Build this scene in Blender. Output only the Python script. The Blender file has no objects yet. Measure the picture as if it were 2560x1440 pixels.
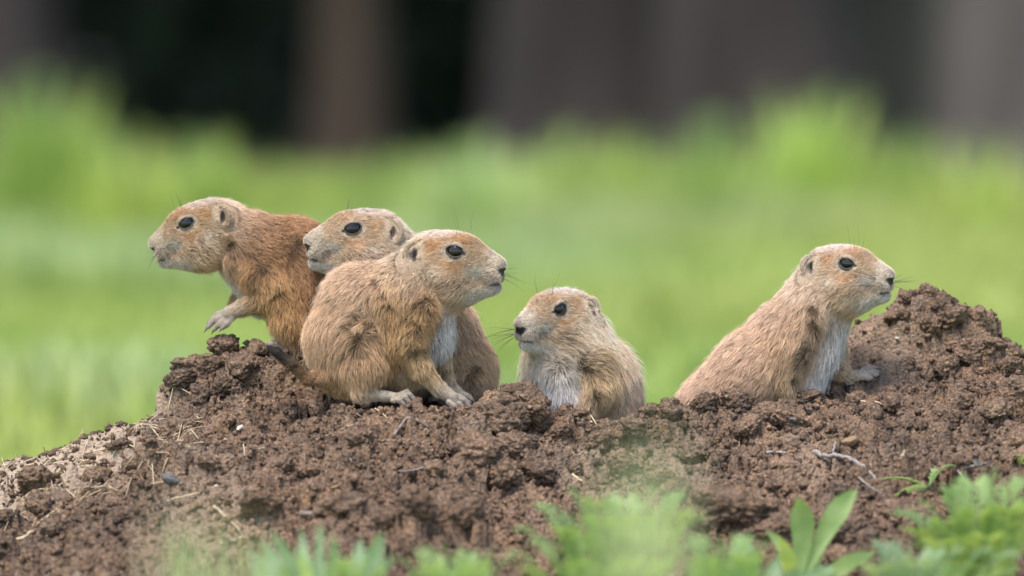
import bpy, bmesh, math, random
import numpy as np
from mathutils import Vector, Matrix, kdtree

# ------------------------------------------------------------------ camera, sky, sun, exposure
scene = bpy.context.scene
S = 0.0003                      # metres per photograph pixel in the focus plane (y = 0)
LOOK_Z = 0.30                   # height of the picture centre in the focus plane
CAM = np.array([0.0, -8.0, 0.635])
cam_data = bpy.data.cameras.new('camera')
cam = bpy.data.objects.new('camera', cam_data)
scene.collection.objects.link(cam)
cam.location = CAM
PITCH = math.atan2(CAM[2] - LOOK_Z, -CAM[1])
DIST = math.hypot(CAM[1], CAM[2] - LOOK_Z)
cam.rotation_euler = (math.pi / 2 - PITCH, 0, 0)
cam_data.sensor_width = 36.0
cam_data.lens = 36.0 * DIST / (2560 * S)
cam_data.clip_start = 0.1
cam_data.clip_end = 2000.0
cam_data.dof.use_dof = True
cam_data.dof.focus_distance = DIST + 0.012
cam_data.dof.aperture_fstop = 4.7
scene.camera = cam

world = bpy.data.worlds.new('World')
scene.world = world
world.use_nodes = True
wn = world.node_tree
bg = wn.nodes['Background']
sky = wn.nodes.new('ShaderNodeTexSky')
sky.sky_type = 'NISHITA'
sky.sun_disc = False
SUN_EL, SUN_AZ = math.radians(66), math.radians(215)   # azimuth clockwise from +y: behind the camera, left
sky.sun_elevation = SUN_EL
sky.sun_rotation = SUN_AZ
sky.dust_density = 1.3
sky.air_density = 1.0
wn.links.new(sky.outputs[0], bg.inputs[0])
bg.inputs[1].default_value = 0.105
sun_data = bpy.data.lights.new('sun', 'SUN')
sun_data.energy = 1.5
sun_data.angle = math.radians(24)
sun_data.color = (1.0, 0.94, 0.84)
sun = bpy.data.objects.new('sun', sun_data)
scene.collection.objects.link(sun)
sd_ = Vector((math.sin(SUN_AZ) * math.cos(SUN_EL), math.cos(SUN_AZ) * math.cos(SUN_EL), math.sin(SUN_EL)))
sun.rotation_euler = sd_.to_track_quat('Z', 'Y').to_euler()
sun.location = (-2, -3, 5)
scene.view_settings.view_transform = 'Standard'
scene.view_settings.look = 'None'
scene.view_settings.exposure = 2.03
scene.view_settings.gamma = 1.0
scene.view_settings.use_curve_mapping = False
scene.cycles.use_denoising = True
scene.cycles.max_bounces = 8
scene.cycles.diffuse_bounces = 4
scene.cycles.transparent_max_bounces = 8
scene.cycles_curves.shape = 'RIBBONS'
scene.cycles_curves.subdivisions = 2

rng = np.random.default_rng(7)
random.seed(7)
COL = scene.collection

# ------------------------------------------------------------------ helpers
FWD = np.array([0, math.cos(PITCH), -math.sin(PITCH)])
UP = np.array([0, math.sin(PITCH), math.cos(PITCH)])

def ray(px, py):
    d = FWD * DIST + np.array([1.0, 0, 0]) * (px - 1280) * S + UP * (720 - py) * S
    return d / d[1]

def at(px, py, y=0.0):
    """world point that stands at photograph pixel (px, py) at depth y"""
    return CAM + ray(px, py) * (y - CAM[1])

def new_obj(name, data, parent=None, mat=None, loc=None, **props):
    o = bpy.data.objects.new(name, data)
    COL.objects.link(o)
    if parent is not None:
        o.parent = parent
    if mat is not None and data is not None:
        data.materials.clear()
        data.materials.append(mat)
    if loc is not None:
        o.location = loc
    for k, v in props.items():
        o[k] = v
    return o

def thing(name, loc, label, category, group=None):
    o = bpy.data.objects.new(name, None)
    COL.objects.link(o)
    o.empty_display_size = 0.02
    o.location = loc
    o['label'] = label
    o['category'] = category
    if group:
        o['group'] = group
    return o

def mesh_np(name, V, F, smooth=True, col=None):
    """V (n,3); F (m,3) or (m,4) int array"""
    V = np.asarray(V, dtype=np.float32)
    F = np.asarray(F, dtype=np.int32)
    me = bpy.data.meshes.new(name)
    me.vertices.add(len(V))
    me.vertices.foreach_set('co', V.ravel())
    k = F.shape[1]
    me.loops.add(F.size)
    me.loops.foreach_set('vertex_index', F.ravel())
    me.polygons.add(len(F))
    me.polygons.foreach_set('loop_start', np.arange(0, F.size, k, dtype=np.int32))
    me.polygons.foreach_set('loop_total', np.full(len(F), k, dtype=np.int32))
    if smooth:
        me.polygons.foreach_set('use_smooth', np.ones(len(F), dtype=bool))
    if col is not None:
        ca = me.attributes.new('tint', 'FLOAT_COLOR', 'POINT')
        c4 = np.ones((len(V), 4), dtype=np.float32)
        c4[:, :3] = col
        ca.data.foreach_set('color', c4.ravel())
    me.update(calc_edges=True)
    return me

def hash3(i, j, k, seed):
    h = (i.astype(np.int64) * 374761393 + j.astype(np.int64) * 668265263 + k.astype(np.int64) * 2147483647 + seed * 974634777) & 0xffffffff
    h = ((h ^ (h >> 13)) * 1274126177) & 0xffffffff
    h = (h ^ (h >> 16)) & 0xffffffff
    return h.astype(np.float64) / 4294967295.0

def vnoise(P, seed=0):
    """value noise 0..1 at points (n,3)"""
    P = np.asarray(P, dtype=np.float64)
    I = np.floor(P)
    f = P - I
    f = f * f * (3 - 2 * f)
    I = I.astype(np.int64)
    out = 0
    for dx in (0, 1):
        wx = f[:, 0] if dx else 1 - f[:, 0]
        for dy in (0, 1):
            wy = f[:, 1] if dy else 1 - f[:, 1]
            for dz in (0, 1):
                wz = f[:, 2] if dz else 1 - f[:, 2]
                out = out + wx * wy * wz * hash3(I[:, 0] + dx, I[:, 1] + dy, I[:, 2] + dz, seed)
    return out

def fbm(P, seed=0, octs=4):
    v, a, t = 0, 1.0, 0
    P = np.asarray(P, dtype=np.float64)
    for o in range(octs):
        v = v + a * (vnoise(P * 2 ** o, seed + 17 * o) - 0.5)
        t += a
        a *= 0.5
    return v / t * 2

# ------------------------------------------------------------------ materials
def mat_new(name):
    m = bpy.data.materials.new(name)
    m.use_nodes = True
    nt = m.node_tree
    return m, nt, nt.nodes['Principled BSDF']

def N(nt, t, **kw):
    n = nt.nodes.new(t)
    for k, v in kw.items():
        setattr(n, k, v)
    return n

def ramp(nt, stops):
    r = nt.nodes.new('ShaderNodeValToRGB')
    e = r.color_ramp.elements
    while len(e) < len(stops):
        e.new(0.5)
    for i, (p, c) in enumerate(stops):
        e[i].position = p
        e[i].color = (*c, 1)
    return r

def soil_material(name, base, dark, light, scale=1.0, bump=0.6):
    m, nt, b = mat_new(name)
    L = nt.links.new
    tc = N(nt, 'ShaderNodeTexCoord')
    geo = N(nt, 'ShaderNodeNewGeometry')
    n1 = N(nt, 'ShaderNodeTexNoise'); n1.inputs['Scale'].default_value = 60 * scale; n1.inputs['Detail'].default_value = 6
    n2 = N(nt, 'ShaderNodeTexNoise'); n2.inputs['Scale'].default_value = 420 * scale; n2.inputs['Detail'].default_value = 5; n2.inputs['Roughness'].default_value = 0.7
    n3 = N(nt, 'ShaderNodeTexVoronoi'); n3.inputs['Scale'].default_value = 330 * scale
    n4 = N(nt, 'ShaderNodeTexNoise'); n4.inputs['Scale'].default_value = 9 * scale; n4.inputs['Detail'].default_value = 3
    for n in (n1, n2, n3, n4):
        L(geo.outputs['Position'], n.inputs['Vector'])
    r1 = ramp(nt, [(0.30, dark), (0.5, base), (0.72, light)])
    L(n2.outputs[0], r1.inputs[0])
    r2 = ramp(nt, [(0.28, (0.52, 0.52, 0.54)), (0.52, (1, 1, 1)), (0.74, (1.42, 1.36, 1.28))])
    L(n1.outputs[0], r2.inputs[0])
    mx = N(nt, 'ShaderNodeMix', data_type='RGBA', blend_type='MULTIPLY'); mx.inputs[0].default_value = 1
    L(r1.outputs[0], mx.inputs[6]); L(r2.outputs[0], mx.inputs[7])
    r3 = ramp(nt, [(0.35, (0.8, 0.82, 0.84)), (0.65, (1.18, 1.12, 1.05))])
    L(n4.outputs[0], r3.inputs[0])
    mx2 = N(nt, 'ShaderNodeMix', data_type='RGBA', blend_type='MULTIPLY'); mx2.inputs[0].default_value = 1
    L(mx.outputs[2], mx2.inputs[6]); L(r3.outputs[0], mx2.inputs[7])
    # scattered ochre and pale grains
    sep = N(nt, 'ShaderNodeSeparateColor')
    L(n3.outputs['Color'], sep.inputs[0])
    gt = N(nt, 'ShaderNodeMath', operation='GREATER_THAN'); gt.inputs[1].default_value = 0.90
    L(sep.outputs[0], gt.inputs[0])
    gm = N(nt, 'ShaderNodeMath', operation='MULTIPLY'); gm.inputs[1].default_value = 0.7
    L(gt.outputs[0], gm.inputs[0])
    mx3 = N(nt, 'ShaderNodeMix', data_type='RGBA'); mx3.inputs[7].default_value = (0.21, 0.125, 0.070, 1)
    L(gm.outputs[0], mx3.inputs[0]); L(mx2.outputs[2], mx3.inputs[6])
    # dry crust tint where the mesh carries it
    at_ = N(nt, 'ShaderNodeAttribute', attribute_name='tint')
    mx4 = N(nt, 'ShaderNodeMix', data_type='RGBA'); mx4.inputs[7].default_value = (0.44, 0.335, 0.25, 1)
    sp2 = N(nt, 'ShaderNodeSeparateColor'); L(at_.outputs['Color'], sp2.inputs[0])
    L(sp2.outputs[0], mx4.inputs[0]); L(mx3.outputs[2], mx4.inputs[6])
    L(mx4.outputs[2], b.inputs['Base Color'])
    b.inputs['Roughness'].default_value = 1.0
    b.inputs['Specular IOR Level'].default_value = 0.04
    bp = N(nt, 'ShaderNodeBump'); bp.inputs['Strength'].default_value = 1.0; bp.inputs['Distance'].default_value = 0.0032
    ad = N(nt, 'ShaderNodeMath', operation='ADD')
    L(n2.outputs[0], ad.inputs[0]); L(n3.outputs[0], ad.inputs[1])
    L(ad.outputs[0], bp.inputs['Height'])
    L(bp.outputs[0], b.inputs['Normal'])
    return m

def leaf_material(name, c1, c2, scale=60, rough=0.5, trans=0.45):
    """c1/c2: two greens mixed by noise; a leaf also lets light through"""
    m, nt, b = mat_new(name)
    L = nt.links.new
    geo = N(nt, 'ShaderNodeNewGeometry')
    n1 = N(nt, 'ShaderNodeTexNoise'); n1.inputs['Scale'].default_value = scale; n1.inputs['Detail'].default_value = 4
    L(geo.outputs['Position'], n1.inputs['Vector'])
    r = ramp(nt, [(0.32, c1), (0.68, c2)])
    L(n1.outputs[0], r.inputs[0])
    L(r.outputs[0], b.inputs['Base Color'])
    b.inputs['Roughness'].default_value = rough
    b.inputs['Specular IOR Level'].default_value = 0.35
    tr = N(nt, 'ShaderNodeBsdfTranslucent')
    mul = N(nt, 'ShaderNodeMix', data_type='RGBA', blend_type='MULTIPLY'); mul.inputs[0].default_value = 1
    mul.inputs[7].default_value = (1.35, 1.25, 0.55, 1)
    L(r.outputs[0], mul.inputs[6]); L(mul.outputs[2], tr.inputs[0])
    ms = N(nt, 'ShaderNodeMixShader'); ms.inputs[0].default_value = trans
    L(b.outputs[0], ms.inputs[1]); L(tr.outputs[0], ms.inputs[2])
    L(ms.outputs[0], nt.nodes['Material Output'].inputs[0])
    return m

def rough_material(name, c1, c2, scale=80, rough=0.85, bump=0.3, stretch=(1, 1, 1), spec=0.2):
    m, nt, b = mat_new(name)
    L = nt.links.new
    tc = N(nt, 'ShaderNodeTexCoord')
    mp = N(nt, 'ShaderNodeMapping'); mp.inputs['Scale'].default_value = stretch
    L(tc.outputs['Object'], mp.inputs[0])
    n1 = N(nt, 'ShaderNodeTexNoise'); n1.inputs['Scale'].default_value = scale; n1.inputs['Detail'].default_value = 6
    L(mp.outputs[0], n1.inputs['Vector'])
    r = ramp(nt, [(0.3, c1), (0.7, c2)])
    L(n1.outputs[0], r.inputs[0]); L(r.outputs[0], b.inputs['Base Color'])
    b.inputs['Roughness'].default_value = rough
    b.inputs['Specular IOR Level'].default_value = spec
    bp = N(nt, 'ShaderNodeBump'); bp.inputs['Strength'].default_value = bump; bp.inputs['Distance'].default_value = 0.1 / scale
    L(n1.outputs[0], bp.inputs['Height']); L(bp.outputs[0], b.inputs['Normal'])
    return m

M_SOIL = soil_material('soil', (0.165, 0.112, 0.080), (0.050, 0.035, 0.027), (0.34, 0.243, 0.178))
M_CLOD = M_SOIL

# ------------------------------------------------------------------ ground
def zpx(py):
    return LOOK_Z + (720 - py) * S

CR_X = (np.array([-1400, -500, 0, 130, 250, 400, 500, 620, 800, 950, 1150, 1280, 1400, 1500, 1590, 1700, 1850, 2000, 2080, 2200, 2400, 2560, 2800, 3300, 4200]) - 1280) * S
CR_Z = np.array([zpx(v) for v in [1720, 1330, 1140, 1098, 1060, 1026, 1018, 1005, 1004, 1002, 1018, 1018, 1022, 1030, 1026, 1012, 1008, 1000, 995, 980, 960, 950, 1040, 1300, 1720]])
BL_X = (np.array([380, 404, 420, 470, 520, 600, 690, 760, 820, 900, 1000]) - 1280) * S
BL_H = np.array([0, 0.05, 0.30, 0.72, 0.84, 0.97, 0.97, 0.80, 0.45, 0.15, 0.0])
HP_X = (np.array([2010, 2060, 2105, 2150, 2200, 2270, 2410, 2460, 2500, 2530, 2590, 2720, 2900]) - 1280) * S
HP_H = np.array([0, 0.15, 0.55, 0.75, 0.86, 0.98, 0.98, 0.86, 0.66, 0.54, 0.40, 0.18, 0.0])

def sstep(x, a, b):
    t = np.clip((x - a) / (b - a), 0, 1)
    return t * t * (3 - 2 * t)

def base_height(x, y):
    x = np.asarray(x, dtype=np.float64); y = np.asarray(y, dtype=np.float64)
    c = np.interp(x, CR_X, CR_Z)
    fl0 = sstep(x, (740 - 1280) * S, (850 - 1280) * S) * sstep(-x, -(1260 - 1280) * S, -(1190 - 1280) * S)
    yf = np.minimum(y + 0.042 * fl0, 0)
    front = np.where(yf < 0, 0.375 * (-yf) - 0.11 * yf * yf + 0.05 * fl0 * np.exp(-(yf / 0.05) ** 2) * (-yf), 0)
    flat = sstep(x, (780 - 1280) * S, (860 - 1280) * S) * sstep(-x, -(1330 - 1280) * S, -(1270 - 1280) * S)
    back = np.where(y > 0, (0.09 - 0.10 * flat) * y + 0.75 * np.maximum(y - 0.13, 0), 0)
    h = c - front - back
    # burrow mouth behind the rim, where the two right-hand animals come out
    ex = ((x - (1660 - 1280) * S) / 0.105) ** 2 + ((y - 0.085) / 0.055) ** 2
    h = h - 0.060 * np.exp(-ex ** 1.5)
    # raised block at the left, heap at the right
    bl = np.interp(x, BL_X, BL_H)
    fb = np.where(y < 0.075, np.exp(-((y - 0.075) / 0.042) ** 2), np.exp(-(np.maximum(y - 0.15, 0) / 0.05) ** 2))
    h = h + bl * fb * 150 * S
    hp = np.interp(x, HP_X, HP_H)
    fh = np.where(y < 0.13, np.exp(-(np.abs(y - 0.13) / 0.062) ** 2.2), np.exp(-(np.maximum(y - 0.15, 0) / 0.06) ** 2))
    h = h + hp * fh * 288 * S
    k = 0.02
    h = np.where(h > k * 3, h, k * np.log1p(np.exp(np.clip(h / k, -30, 30))))
    return h - 0.012

# mound grid, finest where the camera looks
gx = np.concatenate([np.arange(-0.95, -0.46, 0.006), np.arange(-0.46, 0.46, 0.0016), np.arange(0.46, 0.96, 0.006)])
gy = np.concatenate([np.arange(-0.90, -0.46, 0.005), np.arange(-0.46, -0.05, 0.0022), np.arange(-0.05, 0.21, 0.0018), np.arange(0.21, 0.75, 0.006)])
GX, GY = np.meshgrid(gx, gy, indexing='ij')
GH = base_height(GX, GY)
PP = np.stack([GX.ravel(), GY.ravel(), GX.ravel() * 0], 1)
smooth_face = np.exp(-(((GX - (2190 - 1280) * S) / 0.036) ** 2 + ((GY - 0.095) / 0.05) ** 2))      # trodden hollow of the right heap
pale = sstep(-GX + 0.2 * (GY + 0.08), 0.262, 0.31) * sstep(GY, -0.115, -0.055) + 0.9 * np.exp(-(((GX + 0.36) / 0.07) ** 2 + ((GY + 0.31) / 0.035) ** 2))
pale = np.clip(pale + 0.25 * sstep(fbm(PP * [9, 9, 1], 5, 3).reshape(GX.shape), 0.15, 0.5), 0, 1)
rough_amt = np.clip(1 - 0.62 * smooth_face - 0.55 * pale, 0.1, 1)
GH += (fbm(PP * 16, 3, 4).reshape(GX.shape) * 0.012 + fbm(PP * 55, 9, 4).reshape(GX.shape) * 0.0065) * rough_amt
# crumbs stamped into the surface
def stamp(n, rmin, rmax, power, yr, xr, seed):
    r_ = np.random.default_rng(seed)
    xs = r_.uniform(*xr, n); ys = r_.uniform(*yr, n)
    rr = rmin * (rmax / rmin) ** (r_.random(n) ** power)
    keep = r_.random(n)
    for x, y, r, kp in zip(xs, ys, rr, keep):
        i0, i1 = np.searchsorted(gx, (x - r, x + r))
        j0, j1 = np.searchsorted(gy, (y - r, y + r))
        if i1 - i0 < 2 or j1 - j0 < 2:
            continue
        im, jm = (i0 + i1) // 2, (j0 + j1) // 2
        if kp > rough_amt[im, jm]:
            continue
        d2 = (gx[i0:i1, None] - x) ** 2 + (gy[None, j0:j1] - y) ** 2
        z = GH[im, jm] + np.sqrt(np.maximum(r * r - d2, 0)) * 0.9 - 0.45 * r
        sub = GH[i0:i1, j0:j1]
        np.maximum(sub, np.where(d2 < r * r, z, -9), out=sub)
stamp(2600, 0.006, 0.016, 2.0, (-0.46, 0.22), (-0.46, 0.46), 1)
stamp(20000, 0.0025, 0.006, 1.6, (-0.46, 0.22), (-0.46, 0.46), 2)
stamp(16000, 0.0022, 0.0038, 1.2, (-0.30, 0.18), (-0.42, 0.42), 5)
GH += (fbm(PP * 210, 12, 2).reshape(GX.shape) * 0.0022 + fbm(PP * 90, 14, 2).reshape(GX.shape) * 0.0025) * rough_amt

def ground(x, y):
    """height of the finished mound surface"""
    i = int(np.clip(np.searchsorted(gx, x), 1, len(gx) - 1)); j = int(np.clip(np.searchsorted(gy, y), 1, len(gy) - 1))
    if x < gx[0] or x > gx[-1] or y < gy[0] or y > gy[-1]:
        return 0.0
    tx = (x - gx[i - 1]) / (gx[i] - gx[i - 1]); ty = (y - gy[j - 1]) / (gy[j] - gy[j - 1])
    return float((GH[i - 1, j - 1] * (1 - tx) + GH[i, j - 1] * tx) * (1 - ty) + (GH[i - 1, j] * (1 - tx) + GH[i, j] * tx) * ty)

def hit(px, py, y0=-0.8):
    """first point of the mound along the sight line of a photograph pixel"""
    r = ray(px, py)
    y = y0
    while y < 0.6:
        p = CAM + r * (y - CAM[1])
        if p[2] < ground(p[0], y):
            return np.array([p[0], y, ground(p[0], y)])
        y += 0.003
    return np.array([p[0], 0.1, ground(p[0], 0.1)])

nx, ny = len(gx), len(gy)
idx = np.arange(nx * ny).reshape(nx, ny)
Fq = np.stack([idx[:-1, :-1].ravel(), idx[1:, :-1].ravel(), idx[1:, 1:].ravel(), idx[:-1, 1:].ravel()], 1)
V = np.stack([GX.ravel(), GY.ravel(), GH.ravel()], 1)
# break the surface up along its own normal too, so steep faces crumble sideways
gzx = np.gradient(GH, gx, axis=0); gzy = np.gradient(GH, gy, axis=1)
NV = np.stack([-gzx.ravel(), -gzy.ravel(), np.ones(nx * ny)], 1); NV /= np.linalg.norm(NV, axis=1)[:, None]
steep = (1 - NV[:, 2])[:, None]
V = V + NV * (fbm(V * 70, 41, 3) * 0.010)[:, None] * steep * rough_amt.ravel()[:, None] + NV * (fbm(V * 190, 43, 2) * 0.0022 * rough_amt.ravel())[:, None]
edge = np.minimum(np.minimum(GX - gx[0], gx[-1] - GX), np.minimum(GY - gy[0], gy[-1] - GY)).ravel()
V[:, 2] = np.where(edge < 0.03, np.minimum(V[:, 2], -0.02), V[:, 2])
tint = np.zeros((len(V), 3)); tint[:, 0] = pale.ravel() * 0.9
mound = new_obj('dirt_mound', mesh_np('dirt_mound', V, Fq, True, tint), None, M_SOIL, kind='structure')
mound['label'] = 'mound of freshly dug brown crumbly soil under the animals'

# meadow floor, one sheet to the horizon
m_floor, nt, b = mat_new('meadow_floor')
geo = N(nt, 'ShaderNodeNewGeometry'); n1 = N(nt, 'ShaderNodeTexNoise'); n1.inputs['Scale'].default_value = 1.3; n1.inputs['Detail'].default_value = 6
nt.links.new(geo.outputs['Position'], n1.inputs['Vector'])
r = ramp(nt, [(0.3, (0.165, 0.24, 0.055)), (0.55, (0.24, 0.315, 0.075)), (0.8, (0.29, 0.33, 0.12))])
nt.links.new(n1.outputs[0], r.inputs[0]); nt.links.new(r.outputs[0], b.inputs['Base Color'])
b.inputs['Roughness'].default_value = 0.9; b.inputs['Specular IOR Level'].default_value = 0.1
fx = np.concatenate([[-400, -100, -30], np.linspace(-12, 12, 49), [30, 100, 400]])
fy = np.concatenate([[-60, -20, -12], np.linspace(-8, 22, 61), [40, 100, 500]])
FX, FY = np.meshgrid(fx, fy, indexing='ij')
FZ = fbm(np.stack([FX.ravel(), FY.ravel(), FX.ravel() * 0], 1) * 0.7, 4, 3).reshape(FX.shape) * 0.03 * (np.abs(FX) < 13) - 0.005
FZ = np.where((np.abs(FX) < 1.2) & (FY < 1) & (FY > -1.2), -0.008, FZ)
i2 = np.arange(FX.size).reshape(FX.shape)
new_obj('meadow', mesh_np('meadow', np.stack([FX.ravel(), FY.ravel(), FZ.ravel()], 1),
        np.stack([i2[:-1, :-1].ravel(), i2[1:, :-1].ravel(), i2[1:, 1:].ravel(), i2[:-1, 1:].ravel()], 1)), None, m_floor, kind='structure')

# ---- clods: lumps with a knobbly surface, shared between many
def ico(sub):
    bm = bmesh.new()
    bmesh.ops.create_icosphere(bm, subdivisions=sub, radius=1.0)
    bm.verts.ensure_lookup_table()
    v = np.array([q.co[:] for q in bm.verts]); f = np.array([[q.index for q in p.verts] for p in bm.faces])
    bm.free()
    return v, f

def knobbly(sub, seed, knobs=((16, 0.45, 0.16), (90, 0.22, 0.17), (420, 0.105, 0.12), (1900, 0.05, 0.06)), amp=0.42):
    r_ = np.random.default_rng(seed)
    v, f = ico(sub)
    d = 1.0 + amp * fbm(v * 1.3 + seed, seed, 3)
    for n, R, h in knobs:
        c = r_.normal(size=(n, 3)); c /= np.linalg.norm(c, axis=1)[:, None]
        rad = R * r_.uniform(0.6, 1.25, n)
        q2 = np.maximum(2 - 2 * (v.astype(np.float32) @ c.T.astype(np.float32)), 0) / (rad[None] ** 2).astype(np.float32)
        d = d + h * np.sqrt(np.maximum(1 - q2, 0)).max(axis=1) * 0.8
    d = d + 0.06 * fbm(v * 7 + seed, seed + 3, 2) + 0.05 * fbm(v * 19 + seed, seed + 5, 2)
    sc = np.array([1.0, r_.uniform(0.75, 1.0), r_.uniform(0.7, 0.95)])
    d = d / d.mean()
    return v * d[:, None] * sc, f

BIG = [mesh_np('clod_large', *knobbly(5, 40 + i)) for i in range(6)]
MID = [mesh_np('clod_medium', *knobbly(4, 60 + i, ((14, 0.45, 0.22), (80, 0.22, 0.18), (300, 0.11, 0.10)))) for i in range(8)]
for me in BIG + MID:
    me.materials.append(M_CLOD)

n_clod = 0
def clod(p, r, big=False, squash=0.85, rz=None):
    global n_clod
    me = random.choice(BIG if big else MID)
    o = bpy.data.objects.new('clod', me)
    COL.objects.link(o)
    o.parent = mound
    o.location = p
    o.rotation_euler = (random.uniform(-0.5, 0.5), random.uniform(-0.5, 0.5), random.uniform(0, 6.28) if rz is None else rz)
    o.scale = (r * random.uniform(0.9, 1.15), r * random.uniform(0.85, 1.1), r * squash * random.uniform(0.9, 1.1))
    n_clod += 1
    return o

HERO = [  # px, py of the centre, radius px : big lumps picked from the photograph
    (1300, 985, 52), (1270, 968, 34), (1335, 990, 36), (1296, 1020, 58), (1235, 1062, 62), (1345, 1062, 46), (1190, 1130, 70), (1285, 1130, 52), (1225, 1012, 42), (1330, 1185, 55), (1255, 1195, 58), (1395, 1095, 40),
    (505, 925, 52), (560, 885, 46), (615, 925, 50), (450, 975, 42), (645, 885, 28), (570, 965, 44), (500, 985, 34), (640, 872, 36), (465, 930, 34),
    (2320, 735, 30), (2390, 738, 30), (2445, 800, 36), (2270, 760, 28), (2480, 862, 36), (2380, 820, 38), (2520, 925, 46), (2330, 820, 40), (2430, 900, 46), (2240, 790, 30), (2545, 985, 50), (2370, 920, 40),
    (1840, 1010, 48), (1762, 1022, 40), (2020, 1000, 40), (1985, 1048, 42), (2085, 985, 34), (1680, 1040, 36), (1915, 1040, 44), (1625, 1040, 32), (2040, 1060, 36), (1870, 1080, 40), (2140, 1000, 30),
    (860, 1270, 62), (1040, 1285, 72), (1160, 1290, 58), (655, 1265, 52), (700, 1165, 40), (960, 1310, 50), (1790, 1270, 78), (1870, 1290, 72), (1950, 1320, 58), (1690, 1230, 48),
    (900, 1095, 36), (330, 1170, 34), (240, 1190, 36), (90, 1200, 50), (420, 1080, 34), (300, 1120, 30), (520, 1160, 34), (2260, 1290, 56), (2340, 1320, 50), (2120, 1330, 56), (1560, 1180, 44), (1500, 1100, 36),
    (1730, 1130, 44), (2230, 1010, 36), (1440, 1170, 40), (780, 1190, 32), (130, 1330, 40), (1090, 1180, 36), (2480, 1040, 42), (2400, 1010, 36)]
STACK = [(1296, 985, 46, -0.012), (1322, 1000, 40, -0.02), (1262, 1010, 44, -0.025), (1345, 1025, 42, -0.03), (1288, 1035, 50, -0.035), (1238, 1045, 44, -0.035)]
for px, py, r, y in STACK:
    clod(at(px, py, y), r * S, big=True)
for px, py, r in HERO:
    p = hit(px, py + r * 0.45)
    p[2] += r * S * 0.35
    p[1] += r * S * 0.5
    clod(p, r * S * 0.95, big=r > 38)
spots = rng.uniform((-0.43, -0.42), (0.43, 0.17), (420, 2))
for x, y in spots:
    if n_clod >= 240:
        break
    if math.hypot((x - 0.273) / 0.04, (y - 0.09) / 0.05) < 1 or (x < -0.26 and y > -0.06 and x > -0.55 and y < 0.03):
        continue
    r = 0.0042 * (3.0 ** (random.random() ** 1.8))
    clod((x, y, ground(x, y) + r * 0.25), r)

# ---- loose crumbs, too many to count
cv, cf = [], []
protos = []
for i in range(10):
    v, f = ico(2 if i < 4 else 1)
    rr_ = np.random.default_rng(200 + i)
    d = 1 + 0.75 * fbm(v * 2.1 + 3.1 * i, 70 + i, 2)
    protos.append((v * d[:, None] * rr_.uniform(0.7, 1.1, 3), f))
NCR = 31000
cx = rng.uniform(-0.47, 0.47, NCR); cy = rng.uniform(-0.45, 0.2, NCR)
base_i = 0
for x, y in zip(cx, cy):
    if math.hypot((x - 0.273) / 0.036, (y - 0.095) / 0.05) < 1 and rng.random() < 0.85:
        continue
    r = 0.0009 * (4.0 ** (rng.random() ** 1.8))
    v, f = protos[rng.integers(4) if r > 0.0021 else rng.integers(4, 10)]
    a = rng.uniform(0, 6.28); c_, s_ = math.cos(a), math.sin(a)
    b_ = rng.uniform(0, 6.28); c2, s2 = math.cos(b_), math.sin(b_)
    R_ = np.array([[c_, -s_, 0], [s_, c_, 0], [0, 0, 1]]) @ np.array([[1, 0, 0], [0, c2, -s2], [0, s2, c2]])
    cv.append((v @ R_.T) * r + np.array([x, y, ground(x, y) + r * 0.35]))
    cf.append(f + base_i); base_i += len(v)
crumbs = new_obj('soil_crumb', mesh_np('soil_crumb', np.concatenate(cv), np.concatenate(cf), False), mound, M_SOIL, kind='stuff')

# ================================================================== prairie dogs
def norm(v, ax=-1):
    v = np.asarray(v, dtype=np.float64)
    return v / np.maximum(np.linalg.norm(v, axis=ax, keepdims=True), 1e-9)

def sd_cone(P, a, b, ra, rb):
    ab = b - a
    t = np.clip(((P - a) @ ab) / max(float(ab @ ab), 1e-9), 0, 1)
    return np.linalg.norm(P - a - t[..., None] * ab, axis=-1) - (ra + (rb - ra) * t)

def sd_ell(P, c, r, R):
    q = (P - c) @ R
    k0 = np.linalg.norm(q / r, axis=-1)
    k1 = np.linalg.norm(q / (r * r), axis=-1)
    return k0 * (k0 - 1.0) / np.maximum(k1, 1e-9)

def smin(a, b, k):
    h = np.maximum(k - np.abs(a - b), 0) / k
    return np.minimum(a, b) - h * h * k * 0.25

def smax(a, b, k):
    return -smin(-a, -b, k)

class Prim:
    def __init__(s, kind, reg, k, flow=None, **kw):
        s.kind, s.reg, s.k, s.flow = kind, reg, k, flow
        s.__dict__.update(kw)
        if kind == 'cone':
            m = max(s.ra, s.rb)
            s.lo = np.minimum(s.a, s.b) - m; s.hi = np.maximum(s.a, s.b) + m
            if flow is None:
                s.flow = norm(s.b - s.a)
        else:
            e = np.sqrt(((s.R * s.r) ** 2).sum(axis=1))
            s.lo = s.c - e; s.hi = s.c + e
    def sd(s, P):
        return sd_cone(P, s.a, s.b, s.ra, s.rb) if s.kind == 'cone' else sd_ell(P, s.c, s.r, s.R)

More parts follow.
